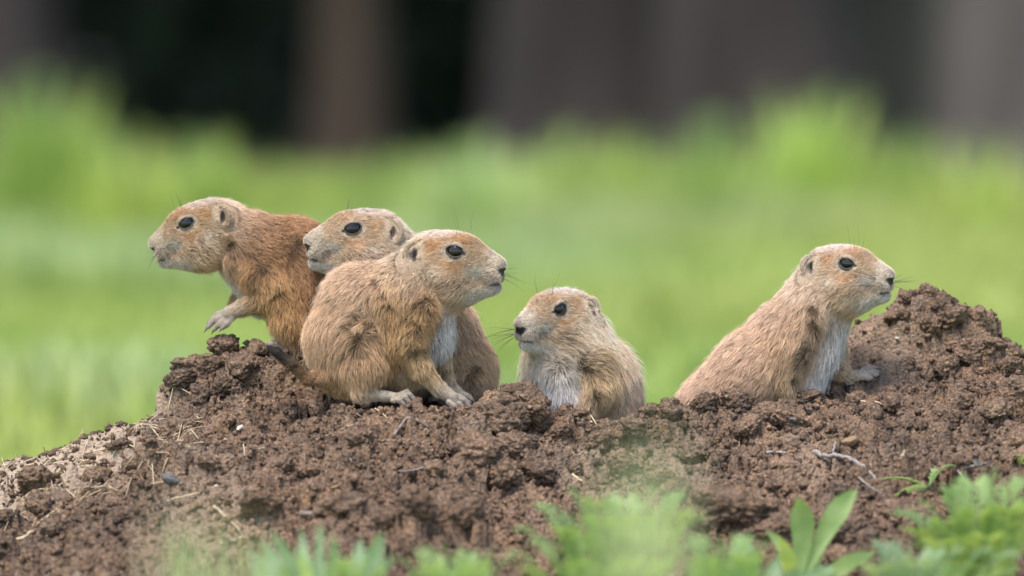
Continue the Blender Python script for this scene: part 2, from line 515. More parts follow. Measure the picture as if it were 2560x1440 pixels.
def surface_nets(f, org, h):
    nx, ny, nz = f.shape
    ins = f < 0
    c = np.zeros((nx - 1, ny - 1, nz - 1), dtype=np.int8)
    offs = [(i, j, k) for i in (0, 1) for j in (0, 1) for k in (0, 1)]
    for i, j, k in offs:
        c += ins[i:nx - 1 + i, j:ny - 1 + j, k:nz - 1 + k]
    act = np.argwhere((c > 0) & (c < 8))
    vals = np.stack([f[act[:, 0] + i, act[:, 1] + j, act[:, 2] + k] for i, j, k in offs], 1)
    acc = np.zeros((len(act), 3)); cnt = np.zeros(len(act))
    for u in range(8):
        for w in range(u + 1, 8):
            if sum(abs(a - b) for a, b in zip(offs[u], offs[w])) != 1:
                continue
            fu, fw = vals[:, u], vals[:, w]
            m = (fu < 0) != (fw < 0)
            t = np.where(m, fu / np.where(m, fu - fw, 1), 0)
            p = np.array(offs[u])[None] + t[:, None] * (np.array(offs[w]) - np.array(offs[u]))[None]
            acc += np.where(m[:, None], p, 0); cnt += m
    V = (act + acc / cnt[:, None]) * h + org
    vid = -np.ones(c.shape, dtype=np.int64)
    vid[act[:, 0], act[:, 1], act[:, 2]] = np.arange(len(act))
    Q = []
    for ax in range(3):
        a1, a2 = [(1, 2), (2, 0), (0, 1)][ax]
        sl0 = [slice(1, -1)] * 3; sl1 = [slice(1, -1)] * 3
        sl0[ax] = slice(0, -1); sl1[ax] = slice(1, None)
        e0, e1 = ins[tuple(sl0)], ins[tuple(sl1)]
        for flip in (False, True):
            E = np.argwhere((e0 & ~e1) if not flip else (~e0 & e1))
            off = np.ones(3, dtype=np.int64); off[ax] = 0
            E = E + off
            d1 = np.zeros(3, dtype=np.int64); d1[a1] = 1
            d2 = np.zeros(3, dtype=np.int64); d2[a2] = 1
            g = lambda x: vid[x[:, 0], x[:, 1], x[:, 2]]
            q = np.stack([g(E - d1 - d2), g(E - d2), g(E), g(E - d1)], 1)
            Q.append(q[:, ::-1] if flip else q)
    Q = np.concatenate(Q)
    return V, Q[(Q >= 0).all(axis=1)]

# ---- one head, in its own frame: x to the nose, y to the animal's left, z up; origin between the eyes; photograph pixels
HEAD = [  # centre, radii, blend, region
    ((-58, 0, -14), (70, 55, 57), 20), ((-14, 0, -10), (58, 45, 50), 20), ((12, 0, -8), (50, 42, 44), 16), ((-78, 0, -46), (56, 56, 58), 22),
    ((26, 0, -30), (50, 37, 42), 18), ((55, 0, -28), (43, 29, 34), 14), ((87, 0, -33), (25, 23, 22), 9),
    ((79, 13, -56), (24, 16, 20), 8), ((79, -13, -56), (24, 16, 20), 8),
    ((62, 0, -82), (38, 22, 22), 10), ((8, 0, -84), (54, 40, 40), 18), ((-34, 0, -88), (56, 46, 40), 20),
    ((-22, 27, -68), (50, 37, 48), 16), ((-22, -27, -68), (50, 37, 48), 16),
    ((-2, 33, 14), (28, 13, 13), 10), ((-2, -33, 14), (28, 13, 13), 10)]
EYE_C = np.array([2.0, 29.5, 0.0]); EYE_R = 23.5
EAR_C = np.array([-98.0, 56.0, -4.0])

class Dog:
    def __init__(s, name_label, group, anchor, y0, eye, head_D, face, yaw, pitch, hs, roll=0.0, seed=0, tint=(1, 1, 1), orange=0.0, hairs=60000):
        s.label, s.group = name_label, group
        s.ax, s.ay = anchor
        s.y0 = y0
        s.P = []
        s.whorl = []
        s.claws = []
        s.seed = seed
        s.tint = np.array(tint)
        s.orange = orange
        s.hairs = int(hairs * 1.2)
        s.fluff = 1.0
        s.brow = (0.85, 0.9, 0.5, 1.0, 0.65, 0.75)[seed]
        th, ph = math.radians(yaw), math.radians(pitch)
        f = np.array([math.cos(th) * face, -math.sin(th), 0.0])
        z = np.array([0, 0, 1.0])
        left = np.cross(z, f)
        f2 = f * math.cos(ph) + z * math.sin(ph)
        u2 = z * math.cos(ph) - f * math.sin(ph)
        rl = math.radians(roll)
        l3 = left * math.cos(rl) + u2 * math.sin(rl); u3 = u2 * math.cos(rl) - left * math.sin(rl)
        s.R = np.stack([f2, l3, u3], 1)       # head axes as columns
        s.hs = hs
        near = -1.0 if face > 0 else 1.0      # which side (y) looks at the camera
        s.near = near
        e_loc = s.R @ (np.array([2.0, near * 52.0, 0.0]) * hs)
        e = s.q(eye[0], eye[1], 0)
        s.O = np.array([e[0] - e_loc[0], -head_D, e[2] - e_loc[2]])
        for c, r, k in HEAD:
            s.P.append(Prim('ell', 'head', k * hs, flow=-f2, c=s.O + s.R @ (np.array(c, float) * hs), r=np.array(r, float) * hs, R=s.R))
    def q(s, px, py, D):
        return np.array([px - s.ax, -D, s.ay - py], dtype=np.float64)
    def H(s, *c):
        return s.O + s.R @ (np.array(c, float) * s.hs)
    def cone(s, reg, a, ra, b, rb, k=22, flow=None):
        s.P.append(Prim('cone', reg, k, flow if flow is None else norm(np.array(flow, float)), a=s.q(*a), b=s.q(*b), ra=float(ra), rb=float(rb)))
    def paw(s, wrist, palm, rp, fingers, rf, clawlen=13, reg='foot', k=5):
        """wrist, palm end: px/py/D; fingers: list of (base, mid, tip)"""
        s.cone(reg, wrist, rp * 1.05, palm, rp, 8)
        for b, m, t in fingers:
            s.cone(reg, b, rf * 1.05, m, rf, k); s.cone('toe', m, rf, t, rf * 0.75, k)
            B, T = s.q(*m), s.q(*t)
            s.claws.append((T, norm(T - B), clawlen, rf * 0.55))
    def paw_auto(s, wrist, palm, rp, tip, spread, n=4, rf=7, drop=5, clawlen=13):
        """toes fanned from the palm end to around tip; spread in px along depth/vertical"""
        w, p, t = np.array(wrist, float), np.array(palm, float), np.array(tip, float)
        sp = np.array(spread, float)
        fs = []
        for i in range(n):
            u = (i / (n - 1) - 0.5) * 2
            ln = 1.0 - 0.16 * abs(u + 0.2) ** 1.5
            b = p + sp * u * 0.55
            tt = p + (t - p) * ln + sp * u
            m = b * 0.45 + tt * 0.55 + np.array([0, -drop, 0])
            fs.append((tuple(b), tuple(m), tuple(tt)))
        s.paw(tuple(w), tuple(p), rp, fs, rf, clawlen)

    # ---------------- signed distance volume -> mesh
    def build_mesh(s, h=3.2):
        lo = np.min([p.lo for p in s.P], axis=0) - 16
        hi = np.max([p.hi for p in s.P], axis=0) + 16
        n = np.ceil((hi - lo) / h).astype(int) + 1
        f = np.full(n, 60.0)
        ax = [lo[i] + h * np.arange(n[i]) for i in range(3)]
        def box(l, u, pad):
            i0 = np.maximum(np.floor((l - pad - lo) / h).astype(int), 0); i1 = np.minimum(np.ceil((u + pad - lo) / h).astype(int) + 1, n)
            sl = tuple(slice(a, b) for a, b in zip(i0, i1))
            g = np.stack(np.meshgrid(*[ax[i][sl[i]] for i in range(3)], indexing='ij'), -1)
            return sl, g
        for p in s.P:
            sl, g = box(p.lo, p.hi, p.k + 3 * h)
            f[sl] = smin(f[sl], p.sd(g), p.k)
        hs = s.hs
        one = lambda a: np.array([a] * 3, float)
        for sd in (1, -1):
            # eye socket, lids, ear hollow and rim, nostril, mouth
            c = s.H(EYE_C[0], sd * EYE_C[1], EYE_C[2])
            sl, g = box(c - 24 * hs, c + 24 * hs, 8)
            f[sl] = smax(f[sl], -(np.linalg.norm(g - c, axis=-1) - (EYE_R + 1.0) * hs), 3)
            lids = []
            for a_ in np.linspace(0, 2 * math.pi, 21):
                ex, ez = 21.0 * math.cos(a_), (16.0 if math.sin(a_) > 0 else 14.2) * math.sin(a_) - 0.10 * 21.0 * math.cos(a_)
                ey = math.sqrt(max(EYE_R ** 2 - ex * ex - ez * ez, 4.0)) - 0.3
                lids.append(s.H(EYE_C[0] + ex, sd * (EYE_C[1] + ey), EYE_C[2] + ez))
            sl, g = box(c - 30 * hs, c + 30 * hs, 8)
            for a_, b_ in zip(lids[:-1], lids[1:]):
                f[sl] = smin(f[sl], sd_cone(g, a_, b_, 3.3 * hs, 3.3 * hs), 5)
            c = s.H(EAR_C[0] + 4, sd * (EAR_C[1] + 3), EAR_C[2] - 4)
            sl, g = box(c - 34 * hs, c + 34 * hs, 8)
            loc = (g - c) @ s.R / hs
            hole = np.sqrt(((loc[..., 0] + 0.25 * loc[..., 2]) / 0.85) ** 2 + loc[..., 1] ** 2 + (loc[..., 2] / 1.7) ** 2) - 9.5
            f[sl] = smax(f[sl], -hole * hs, 4)
            angs = np.radians(np.linspace(-35, 215, 11)) + math.radians(35)
            rim = [s.H(EAR_C[0] + 3 - 16 * math.sin(a_), sd * (EAR_C[1] + 3 + 9 * max(math.sin(a_), 0)), EAR_C[2] - 1 + 25 * math.cos(a_)) for a_ in angs]
            for i in range(10):
                w = (5.2 + 1.4 * math.sin(math.pi * (i + 0.5) / 10)) * hs
                f[sl] = smin(f[sl], sd_cone(g, rim[i], rim[i + 1], w, w), 4)
            a, b = s.H(101, sd * 2.5, -44), s.H(97, sd * 12, -40)
            sl, g = box(np.minimum(a, b), np.maximum(a, b), 12)
            f[sl] = smax(f[sl], -sd_cone(g, a, b, 3.2 * hs, 3.8 * hs), 3)
            pts = [s.H(104, 0, -72), s.H(95, sd * 17, -76), s.H(74, sd * 31, -82), s.H(50, sd * 37, -86)]
            for a, b in zip(pts[:-1], pts[1:]):
                sl, g = box(np.minimum(a, b), np.maximum(a, b), 12)
                f[sl] = smax(f[sl], -sd_cone(g, a, b, 3.6 * hs, 3.2 * hs), 3)
        a, b = s.H(109, 0, -46), s.H(106, 0, -70)
        sl, g = box(np.minimum(a, b), np.maximum(a, b), 10)
        f[sl] = smax(f[sl], -sd_cone(g, a, b, 2.2 * hs, 2.2 * hs), 3)
        V, Q = surface_nets(f, lo, h)
        # normals from the field
        gr = np.gradient(f, h)
        t = (V - lo) / h
        i = np.clip(np.floor(t).astype(int), 0, n - 2); w = t - i
        Nn = np.zeros_like(V)
        for dx in (0, 1):
            for dy in (0, 1):
                for dz in (0, 1):
                    ww = (w[:, 0] if dx else 1 - w[:, 0]) * (w[:, 1] if dy else 1 - w[:, 1]) * (w[:, 2] if dz else 1 - w[:, 2])
                    for a_ in range(3):
                        Nn[:, a_] += ww * gr[a_][i[:, 0] + dx, i[:, 1] + dy, i[:, 2] + dz]
        s.V, s.Q, s.N = V, Q, norm(Nn)

    # ---------------- what grows where
    def props(s, P, Nn, rs):
        n = len(P)
        D = np.stack([p.sd(P) for p in s.P], 1)
        W = np.exp(-(D - D.min(axis=1, keepdims=True)) / 11.0)
        W /= W.sum(axis=1, keepdims=True)
        tot = {}
        root = np.zeros((n, 3)); mid = np.zeros((n, 3)); tip = np.zeros((n, 3)); ln = np.zeros(n); lift = np.zeros(n); dark = np.zeros(n); flow = np.zeros((n, 3))
        for j, p in enumerate(s.P):
            w = W[:, j]
            c = PAL[p.reg]
            root += w[:, None] * c[0]; mid += w[:, None] * c[1]; tip += w[:, None] * c[2]
            ln += w * c[3]; lift += w * c[4]; dark += w * c[5]
            flow += w[:, None] * p.flow[None]
            tot[p.reg] = tot.get(p.reg, 0) + w
        wh = tot.get('head', np.zeros(n))
        body = 1 - wh
        # whole-animal tint on the coloured coat
        tw = np.clip(1 - tot.get('white', 0) - tot.get('foot', 0) * 0.7 - tot.get('toe', 0) - tot.get('tailtip', 0), 0, 1)[:, None]
        tb = 1 + (s.tint[None] - 1) * tw
        mid *= tb; tip *= tb
        # ---- face
        L = (P - s.O) @ s.R / s.hs
        x, y, z = L[:, 0], np.abs(L[:, 1]), L[:, 2]
        def blob(cx, cy, cz, rx, ry, rz):
            return np.exp(-(((x - cx) / rx) ** 2 + ((y - cy) / ry) ** 2 + ((z - cz) / rz) ** 2))
        hl = np.full(n, 15.0); hlift = np.full(n, 0.42); hd = np.full(n, 0.05)
        base = np.tile(np.array([0.56, 0.395, 0.255]), (n, 1))
        def mixc(w, c):
            nonlocal base
            w = np.clip(w, 0, 1)[:, None]
            base = base * (1 - w) + np.array(c)[None] * w
        mixc(sstep(z, 18, 46) * sstep(-x, -30, 20), (0.67, 0.56, 0.48))                    # grizzled crown
        mixc(sstep(-x, 85, 125), (0.80, 0.70, 0.58))                                       # nape
        mixc(s.brow * 0.8 * blob(14, 30, 24, 30, 22, 15), (0.46, 0.23, 0.095))                    # rusty brow
        mixc(s.brow * 0.8 * blob(-42, 45, 12, 34, 30, 14), (0.46, 0.245, 0.105))                     # streak from eye to ear
        mixc((0.45 + 0.5 * s.brow) * 0.85 * blob(-2, 40, -34, 30, 24, 13), (0.48, 0.26, 0.115))                    # rusty cheek below the eye
        mixc(0.9 * blob(52, 30, -46, 24, 26, 17), (0.80, 0.72, 0.61))                      # pale whisker pad
        mixc(0.8 * blob(-45, 60, -48, 26, 40, 20), (0.74, 0.63, 0.50))                     # pale cheek
        mixc(0.9 * sstep(x, 60, 84), (0.72, 0.60, 0.48))                                   # muzzle end
        mixc(0.9 * sstep(-z, 72, 92) * sstep(x, 0, 40), (0.66, 0.60, 0.53))                # chin
        mixc(0.85 * blob(0, 50, -84, 60, 60, 16), (0.50, 0.38, 0.24))                      # jaw
        hd = hd + 0.50 * blob(-8, 48, -72, 44, 40, 14) + 0.20 * blob(50, 26, -58, 34, 30, 10) + 0.06 * sstep(z, 30, 50)
        ml = np.full(n, 99.0)
        for a, b in (((109, 0, -46), (105, 0, -72)), ((104, 0, -72), (95, 17, -76)), ((95, 17, -76), (74, 31, -82)), ((74, 31, -82), (46, 38, -87))):
            Ly = np.stack([x, y, z], 1)
            ml = np.minimum(ml, sd_cone(Ly, np.array(a, float), np.array(b, float), 0.0, 0.0))
        hd = hd + 0.75 * np.exp(-(ml / 4.5) ** 2)
        mixc(0.2 * np.exp(-(np.maximum(ml - 4, 0) / 12.0) ** 2) * sstep(x, 60, 90), (0.40, 0.34, 0.32))   # greyish lips
        hl = hl - 7.5 * sstep(x, -10, 55) - 3 * blob(0, 45, 0, 34, 30, 30) + 14 * sstep(-z, 55, 95) * sstep(-x, -45, 5) + 7 * sstep(-x, 60, 120)
        hl = np.maximum(hl, 5.5)
        ring = 21.0 * np.sqrt(((x - 2) / 21.0) ** 2 + ((z + 0.10 * (x - 2)) / 15.2) ** 2)
        eyez = np.exp(-np.maximum(np.abs(ring - 28), 0) ** 2 / 22.0) * (y > 26) * (x < 45) * (x > -40)
        mixc(0.6 * eyez, (0.74, 0.62, 0.48))                                              # pale ring round the eye
        hl = np.where(ring < 30, np.minimum(hl, 6.5), hl)
        ear = np.sqrt(((L[:, 0] - EAR_C[0] - 2) / 1.0) ** 2 + ((z - EAR_C[2]) / 1.35) ** 2)
        nearear = (ear < 31) & (y > 36)
        mixc(0.8 * nearear, (0.70, 0.57, 0.42))
        hl = np.where(nearear, 6.0, hl)
        hroot = base * 0.30
        hb = (1 + (s.tint[None] - 1) * 0.7)
        root = root * body[:, None] + wh[:, None] * hroot
        mid = mid * body[:, None] + wh[:, None] * base * 0.92 * hb
        tip = tip * body[:, None] + wh[:, None] * np.minimum(base * 1.16, 0.90) * hb
        ln = ln * body + wh * hl * s.hs
        lift = lift * body + wh * hlift
        dark = dark * body + wh * hd
        ln = np.where((ear < 36) & (y > 34), np.minimum(ln, 6.0), ln)
        # head flow: back from the nose, downwards on the cheeks, away from the eyes
        fl = np.zeros((n, 3)); fl[:, 0] = -1.0
        fl[:, 2] = -0.55 * sstep(-z, 20, 80) + 0.25 * sstep(z, 10, 40) * sstep(x, -20, 30)
        fl[:, 1] = np.sign(L[:, 1]) * 0.25
        aw = np.exp(-(ring / 26) ** 2)[:, None] * (y > 22)[:, None]
        rad = np.stack([x - 2, np.zeros(n), z], 1); rad = norm(rad)
        fl = fl * (1 - 0.7 * aw) + 0.7 * aw * rad
        flow = flow * body[:, None] + wh[:, None] * (fl @ s.R.T)
        # ---- partings where the coat splits and the dark under-fur shows
        for c, R_, amt in s.whorl:
            wob = np.stack([fbm(P / 26.0 + 5.1 * a_, 91 + a_, 2) for a_ in range(3)], 1) * R_ * 0.7
            Pw = P + wob
            d = np.linalg.norm((Pw - c) * np.array([1.25, 1, 0.85]), axis=1)
            w = np.exp(-(d / R_) ** 2)[:, None]
            rd = norm(Pw - c)
            flow = norm(flow) * (1 - 0.7 * w) + 0.75 * w * rd
            core = np.exp(-(d / (R_ * 0.55)) ** 2)
            dk = (0.8 * amt * core)[:, None]
            root = root * (1 - 0.92 * dk); mid = mid * (1 - 0.88 * dk); tip = tip * (1 - 0.45 * dk)
            dark = np.maximum(dark, 0.35 * amt * core)
        # bare skin
        bare = (ring < 22.6) & (y > 28) & (x < 40) & (x > -35) & (wh > 0.3)
        nose = ((x > 86) & (np.sqrt(((z + 48 - 0.25 * y) / 12.0) ** 2 + (y / 20.0) ** 2) < 0.95)) & (wh > 0.5)
        earin = (np.sqrt(((L[:, 0] - EAR_C[0] - 5 + 0.25 * (z - EAR_C[2])) / 0.8) ** 2 + ((z - EAR_C[2] + 4) / 1.75) ** 2) < 9.5) & (y > 34)
        mouth = np.zeros(n, bool)
        for sd in (1, -1):
            pts = [(104, 0, -72), (95, sd * 17, -76), (74, sd * 31, -82), (50, sd * 37, -86)]
            for a, b in zip(pts[:-1], pts[1:]):
                mouth |= sd_cone(L, np.array(a, float), np.array(b, float), 5.6, 4.8) < 0.3
        mouth &= wh > 0.5
        phil = (sd_cone(L, np.array([109., 0, -46]), np.array([106., 0, -70]), 3, 3) < 0.5) & (wh > 0.5)
        skin = np.clip(0.65 * root + 0.25 * mid, 0, 1)
        skin[bare] = (0.022, 0.017, 0.015)
        lid = (ring >= 22.6) & (ring < 24.5) & (y > 28) & (x < 40) & (x > -35) & (wh > 0.3)
        skin[lid] = (0.30, 0.22, 0.16)
        corner = (np.hypot((x - 25) / 1.5, z + 5) < 4.5) & (y > 24) & (wh > 0.3)
        skin[corner] = (0.03, 0.022, 0.02)
        nq = np.sqrt(((z + 48 - 0.25 * y) / 12.0) ** 2 + (y / 20.0) ** 2)
        nd = (sstep(-nq, -1.25, -0.75) * sstep(x, 80, 90))[:, None] * (wh > 0.5)[:, None]
        skin[nose] = (0.36, 0.27, 0.21)
        skin = skin * (1 - nd) + np.array([0.028, 0.022, 0.022])[None] * nd
        skin[earin] = (0.06, 0.04, 0.03)
        skin[mouth] = (0.05, 0.036, 0.036)
        skin[phil] = (0.05, 0.04, 0.04)
        toe = tot.get('toe', np.zeros(n)) + tot.get('foot', np.zeros(n))
        tk = np.clip(tot.get('toe', np.zeros(n)), 0, 1)[:, None]
        skin = skin * (1 - tk) + np.array([0.19, 0.15, 0.13])[None] * tk
        nohair = bare | nose | earin | mouth | phil | lid | corner
        return dict(root=root, mid=mid, tip=tip, ln=ln, lift=lift, dark=dark, flow=flow, skin=skin, nohair=nohair, head=wh, toe=tk[:, 0])

    def build(s):
        s.build_mesh()
        wl = []
        for c, R_, amt in s.whorl:       # seat each parting on the skin nearest the spot
            dxz = np.hypot(s.V[:, 0] - c[0], s.V[:, 2] - c[2])
            cand = np.where(dxz < 10)[0]
            if len(cand):
                sc_ = s.V[cand, 1] if c[1] < -40 else np.abs(s.V[cand, 1] - c[1])
                c = s.V[cand[np.argmin(sc_)]]
            wl.append((c, R_, amt))
        s.whorl = wl
        rs = np.random.default_rng(1000 + s.seed)
        pv = s.props(s.V, s.N, rs)
        root = thing('prairie_dog', at(s.ax, s.ay, s.y0), s.label, 'prairie dog', s.group)
        body = new_obj('body', mesh_np('prairie_dog_body', s.V * S, s.Q, True, pv['skin']), root, M_SKIN)
        # fur roots
        T = np.concatenate([s.Q[:, [0, 1, 2]], s.Q[:, [0, 2, 3]]])
        A, B, C = s.V[T[:, 0]], s.V[T[:, 1]], s.V[T[:, 2]]
        area = np.linalg.norm(np.cross(B - A, C - A), axis=1) * 0.5
        dens = 1.0 + 2.2 * pv['head'][T].mean(axis=1) + 1.2 * pv['toe'][T].mean(axis=1)
        cw = np.cumsum(area * dens); cw /= cw[-1]
        n = s.hairs
        ti = np.searchsorted(cw, rs.random(n))
        u, v = rs.random(n), rs.random(n)
        fl_ = u + v > 1; u[fl_] = 1 - u[fl_]; v[fl_] = 1 - v[fl_]
        P = A[ti] + u[:, None] * (B[ti] - A[ti]) + v[:, None] * (C[ti] - A[ti])
        Nn = norm(s.N[T[ti, 0]] * (1 - u - v)[:, None] + s.N[T[ti, 1]] * u[:, None] + s.N[T[ti, 2]] * v[:, None])
        pr = s.props(P, Nn, rs)
        keep = ~pr['nohair']
        P, Nn = P[keep], Nn[keep]
        pr = {k: (a[keep] if isinstance(a, np.ndarray) else a) for k, a in pr.items()}
        n = len(P)
        K = 5
        ns = 1 / 38.0
        turb = np.stack([fbm(P * ns + 11.3 * a_, 31 + a_ + s.seed, 2) for a_ in range(3)], 1)
        fine = rs.normal(size=(n, 3))
        tf = norm(pr['flow'])
        tf = tf + turb * (0.32 * (1 - 0.55 * pr['head']))[:, None] + fine * 0.20
        tf = tf - (tf * Nn).sum(1)[:, None] * Nn
        tf = norm(tf)
        ln = 0.66 * pr['ln'] * np.clip(rs.normal(1.0, 0.25, n), 0.4, 1.8)
        guard = rs.random(n) < 0.08
        ln = np.where(guard, ln * 1.45 * s.fluff, ln * (0.7 + 0.3 * s.fluff))
        a = 1.25 * pr['lift'] * np.clip(rs.normal(1, 0.3, n), 0.3, 2) * np.where(guard, 1.35, 1.0)
        d0 = Nn * np.sin(a)[:, None] * 1.25 + tf * np.cos(a)[:, None] * 0.75
        grav = np.array([0, 0, -0.12])
        t = np.linspace(0, 1, K)
        pos = P[:, None, :] + ln[:, None, None] * (t[None, :, None] * d0[:, None, :] + (t ** 2)[None, :, None] * (tf * 0.35 - Nn * (np.sin(a) * 0.55)[:, None] + grav + fine * 0.05)[:, None, :])
        # clumping towards a sparse set of leading hairs
        ng = n // 22
        gi = rs.choice(n, ng, replace=False)
        kd = kdtree.KDTree(ng)
        for q_, g_ in enumerate(gi):
            kd.insert(P[g_], q_)
        kd.balance()
        near = np.array([kd.find(p)[1] for p in P])
        g = gi[near]
        amt = 0.24 * np.clip(pr['ln'] / 26.0, 0.1, 1.0) * rs.uniform(0.5, 1.2, n)
        rel = pos[g] - pos
        dist = np.linalg.norm(P[g] - P, axis=1)
        amt = amt * np.exp(-(dist / 16.0) ** 2)
        pos = pos + rel * (amt[:, None] * t[None] ** 1.5)[..., None]
        # colour: dark at the root, rust in the middle, pale tip
        var = np.clip(rs.normal(1.0, 0.16, n), 0.6, 1.5)[:, None]
        cl = np.clip(rs.normal(1.0, 0.10, len(gi)), 0.7, 1.35)[near][:, None]
        var = var * cl
        big = (1 + 0.22 * fbm(P / 70.0, 77 + s.seed, 3))[:, None]
        rc, mc, tc_ = pr['root'] * var, pr['mid'] * var * big, pr['tip'] * var * big
        isd = rs.random(n) < pr['dark']
        blk = np.array([0.028, 0.021, 0.016])[None] * rs.uniform(0.6, 2.2, n)[:, None]
        rc = np.where(isd[:, None], blk, rc); mc = np.where(isd[:, None], blk * 1.1, mc); tc_ = np.where(isd[:, None], blk * 1.6 + 0.10 * tc_, tc_)
        col = np.ones((n, K, 4), dtype=np.float32)
        for k_ in range(K):
            tt = t[k_]
            c = rc + (mc - rc) * min(tt / 0.38, 1) if tt < 0.38 else mc + (tc_ - mc) * ((tt - 0.38) / 0.62) ** 0.8
            col[:, k_, :3] = np.clip(c, 0.004, 0.92)
        rad0 = np.where(isd, 0.62, 0.80) * (0.55 + 0.45 * np.clip(pr['ln'] / 22.0, 0, 1))
        rad = rad0[:, None] * (1 - 0.78 * t[None] ** 1.6) * 0.50
        fur = bpy.data.hair_curves.new('prairie_dog_fur')
        fur.add_curves([K] * n)
        fur.position_data.foreach_set('vector', (pos * S).astype(np.float32).ravel())
        ra = fur.attributes.get('radius') or fur.attributes.new('radius', 'FLOAT', 'POINT')
        ra.data.foreach_set('value', (rad * S).astype(np.float32).ravel())
        ca = fur.attributes.new('fcol', 'FLOAT_COLOR', 'POINT')
        ca.data.foreach_set('color', col.ravel())
        fur.materials.append(M_FUR)
        new_obj('fur', fur, root, None, kind='stuff')
        # eyes
        for sd in (1, -1):
            c = s.H(EYE_C[0], sd * EYE_C[1], EYE_C[2])
            v_, f_ = ico(4)
            new_obj('eye', mesh_np('eye', (v_ * EYE_R * s.hs + c) * S, f_), root, M_EYE)
        # claws
        for T_, d_, l_, r_ in s.claws:
            V_, F_ = [], []
            up = np.array([0, 0, -1.0])
            segs = 5
            sidev = norm(np.cross(d_, up) + 1e-4); dn = norm(np.cross(sidev, d_))
            for i in range(segs):
                tt = i / (segs - 1)
                c = T_ + d_ * l_ * tt - 0.0 * dn + np.array([0, 0, -0.35]) * l_ * tt * tt
                rr = r_ * (1 - 0.9 * tt)
                for q_ in range(6):
                    an = q_ * math.pi / 3
                    V_.append(c + (sidev * math.cos(an) + dn * math.sin(an)) * rr)
            for i in range(segs - 1):
                for q_ in range(6):
                    F_.append((i * 6 + q_, i * 6 + (q_ + 1) % 6, i * 6 + 6 + (q_ + 1) % 6, i * 6 + 6 + q_))
            new_obj('claw', mesh_np('claw', np.array(V_) * S, F_), root, M_CLAW)
        # whiskers: each side of the muzzle, brow and cheek
        wp = []
        for sd in (1, -1):
            for i in range(13):
                st = s.H(rs.uniform(62, 92), sd * rs.uniform(20, 27), rs.uniform(-60, -42))
                dr = norm(s.R @ np.array([rs.uniform(-0.6, 1.1), sd * 0.75, rs.uniform(-0.5, 0.45)]))
                wp.append((st, dr, rs.uniform(55, 115) * s.hs, np.array([0, 0, -0.10]) + 0.18 * (s.R @ np.array([-1, 0, 0]))))
            for i in range(2):
                st = s.H(rs.uniform(-5, 22), sd * rs.uniform(18, 36), 34)
                dr = norm(s.R @ np.array([rs.uniform(-0.3, 0.35), sd * 0.35, 1.0]))
                wp.append((st, dr, rs.uniform(35, 70) * s.hs, s.R @ np.array([-0.12, 0, 0.02])))
        K2 = 7
        t2 = np.linspace(0, 1, K2)
        wpos = np.array([[st + l_ * (tt * dr + tt * tt * bd) for tt in t2] for st, dr, l_, bd in wp])
        wr = np.array([[(0.6 if l_ > 71 * s.hs else 0.38) * (1 - 0.75 * tt) for tt in t2] for _, _, l_, _ in wp])
        wk = bpy.data.hair_curves.new('whisker')
        wk.add_curves([K2] * len(wp))
        wk.position_data.foreach_set('vector', (wpos * S).astype(np.float32).ravel())
        ra = wk.attributes.get('radius') or wk.attributes.new('radius', 'FLOAT', 'POINT')
        ra.data.foreach_set('value', (wr * S).astype(np.float32).ravel())
        wk.materials.append(M_WHISKER)
        new_obj('whiskers', wk, root, None, kind='stuff')
        return root

A_ = np.array
PAL = {  # root, middle, tip, length px, lift (rad), share of black hairs
    'head':  (A_([0.20, 0.14, 0.09]), A_([0.45, 0.31, 0.19]), A_([0.58, 0.43, 0.30]), 14, 0.45, 0.08),
    'back':  (A_([0.085, 0.055, 0.038]), A_([0.50, 0.30, 0.165]), A_([0.75, 0.57, 0.43]), 27, 0.42, 0.05),
    'side':  (A_([0.075, 0.045, 0.028]), A_([0.50, 0.29, 0.135]), A_([0.71, 0.50, 0.325]), 30, 0.42, 0.06),
    'flank': (A_([0.065, 0.038, 0.022]), A_([0.50, 0.275, 0.105]), A_([0.66, 0.44, 0.235]), 30, 0.45, 0.10),
    'rust':  (A_([0.09, 0.055, 0.035]), A_([0.32, 0.16, 0.068]), A_([0.52, 0.315, 0.18]), 27, 0.50, 0.10),
    'arm':   (A_([0.075, 0.05, 0.03]), A_([0.52, 0.33, 0.16]), A_([0.67, 0.49, 0.29]), 22, 0.40, 0.14),
    'cream': (A_([0.16, 0.115, 0.075]), A_([0.64, 0.49, 0.33]), A_([0.84, 0.73, 0.58]), 27, 0.42, 0.03),
    'white': (A_([0.15, 0.135, 0.13]), A_([0.50, 0.46, 0.43]), A_([0.74, 0.70, 0.66]), 30, 0.42, 0.05),
    'grey':  (A_([0.20, 0.18, 0.18]), A_([0.42, 0.39, 0.38]), A_([0.62, 0.58, 0.56]), 32, 0.45, 0.12),
    'foot':  (A_([0.30, 0.24, 0.18]), A_([0.46, 0.38, 0.30]), A_([0.58, 0.50, 0.41]), 6.5, 0.35, 0.10),
    'toe':   (A_([0.22, 0.18, 0.15]), A_([0.32, 0.26, 0.22]), A_([0.40, 0.34, 0.29]), 4.2, 0.35, 0.12),
    'tail':  (A_([0.10, 0.06, 0.04]), A_([0.33, 0.19, 0.09]), A_([0.45, 0.28, 0.16]), 18, 0.18, 0.15),
    'tailtip': (A_([0.02, 0.018, 0.017]), A_([0.022, 0.02, 0.019]), A_([0.03, 0.027, 0.027]), 20, 0.16, 0.9)}

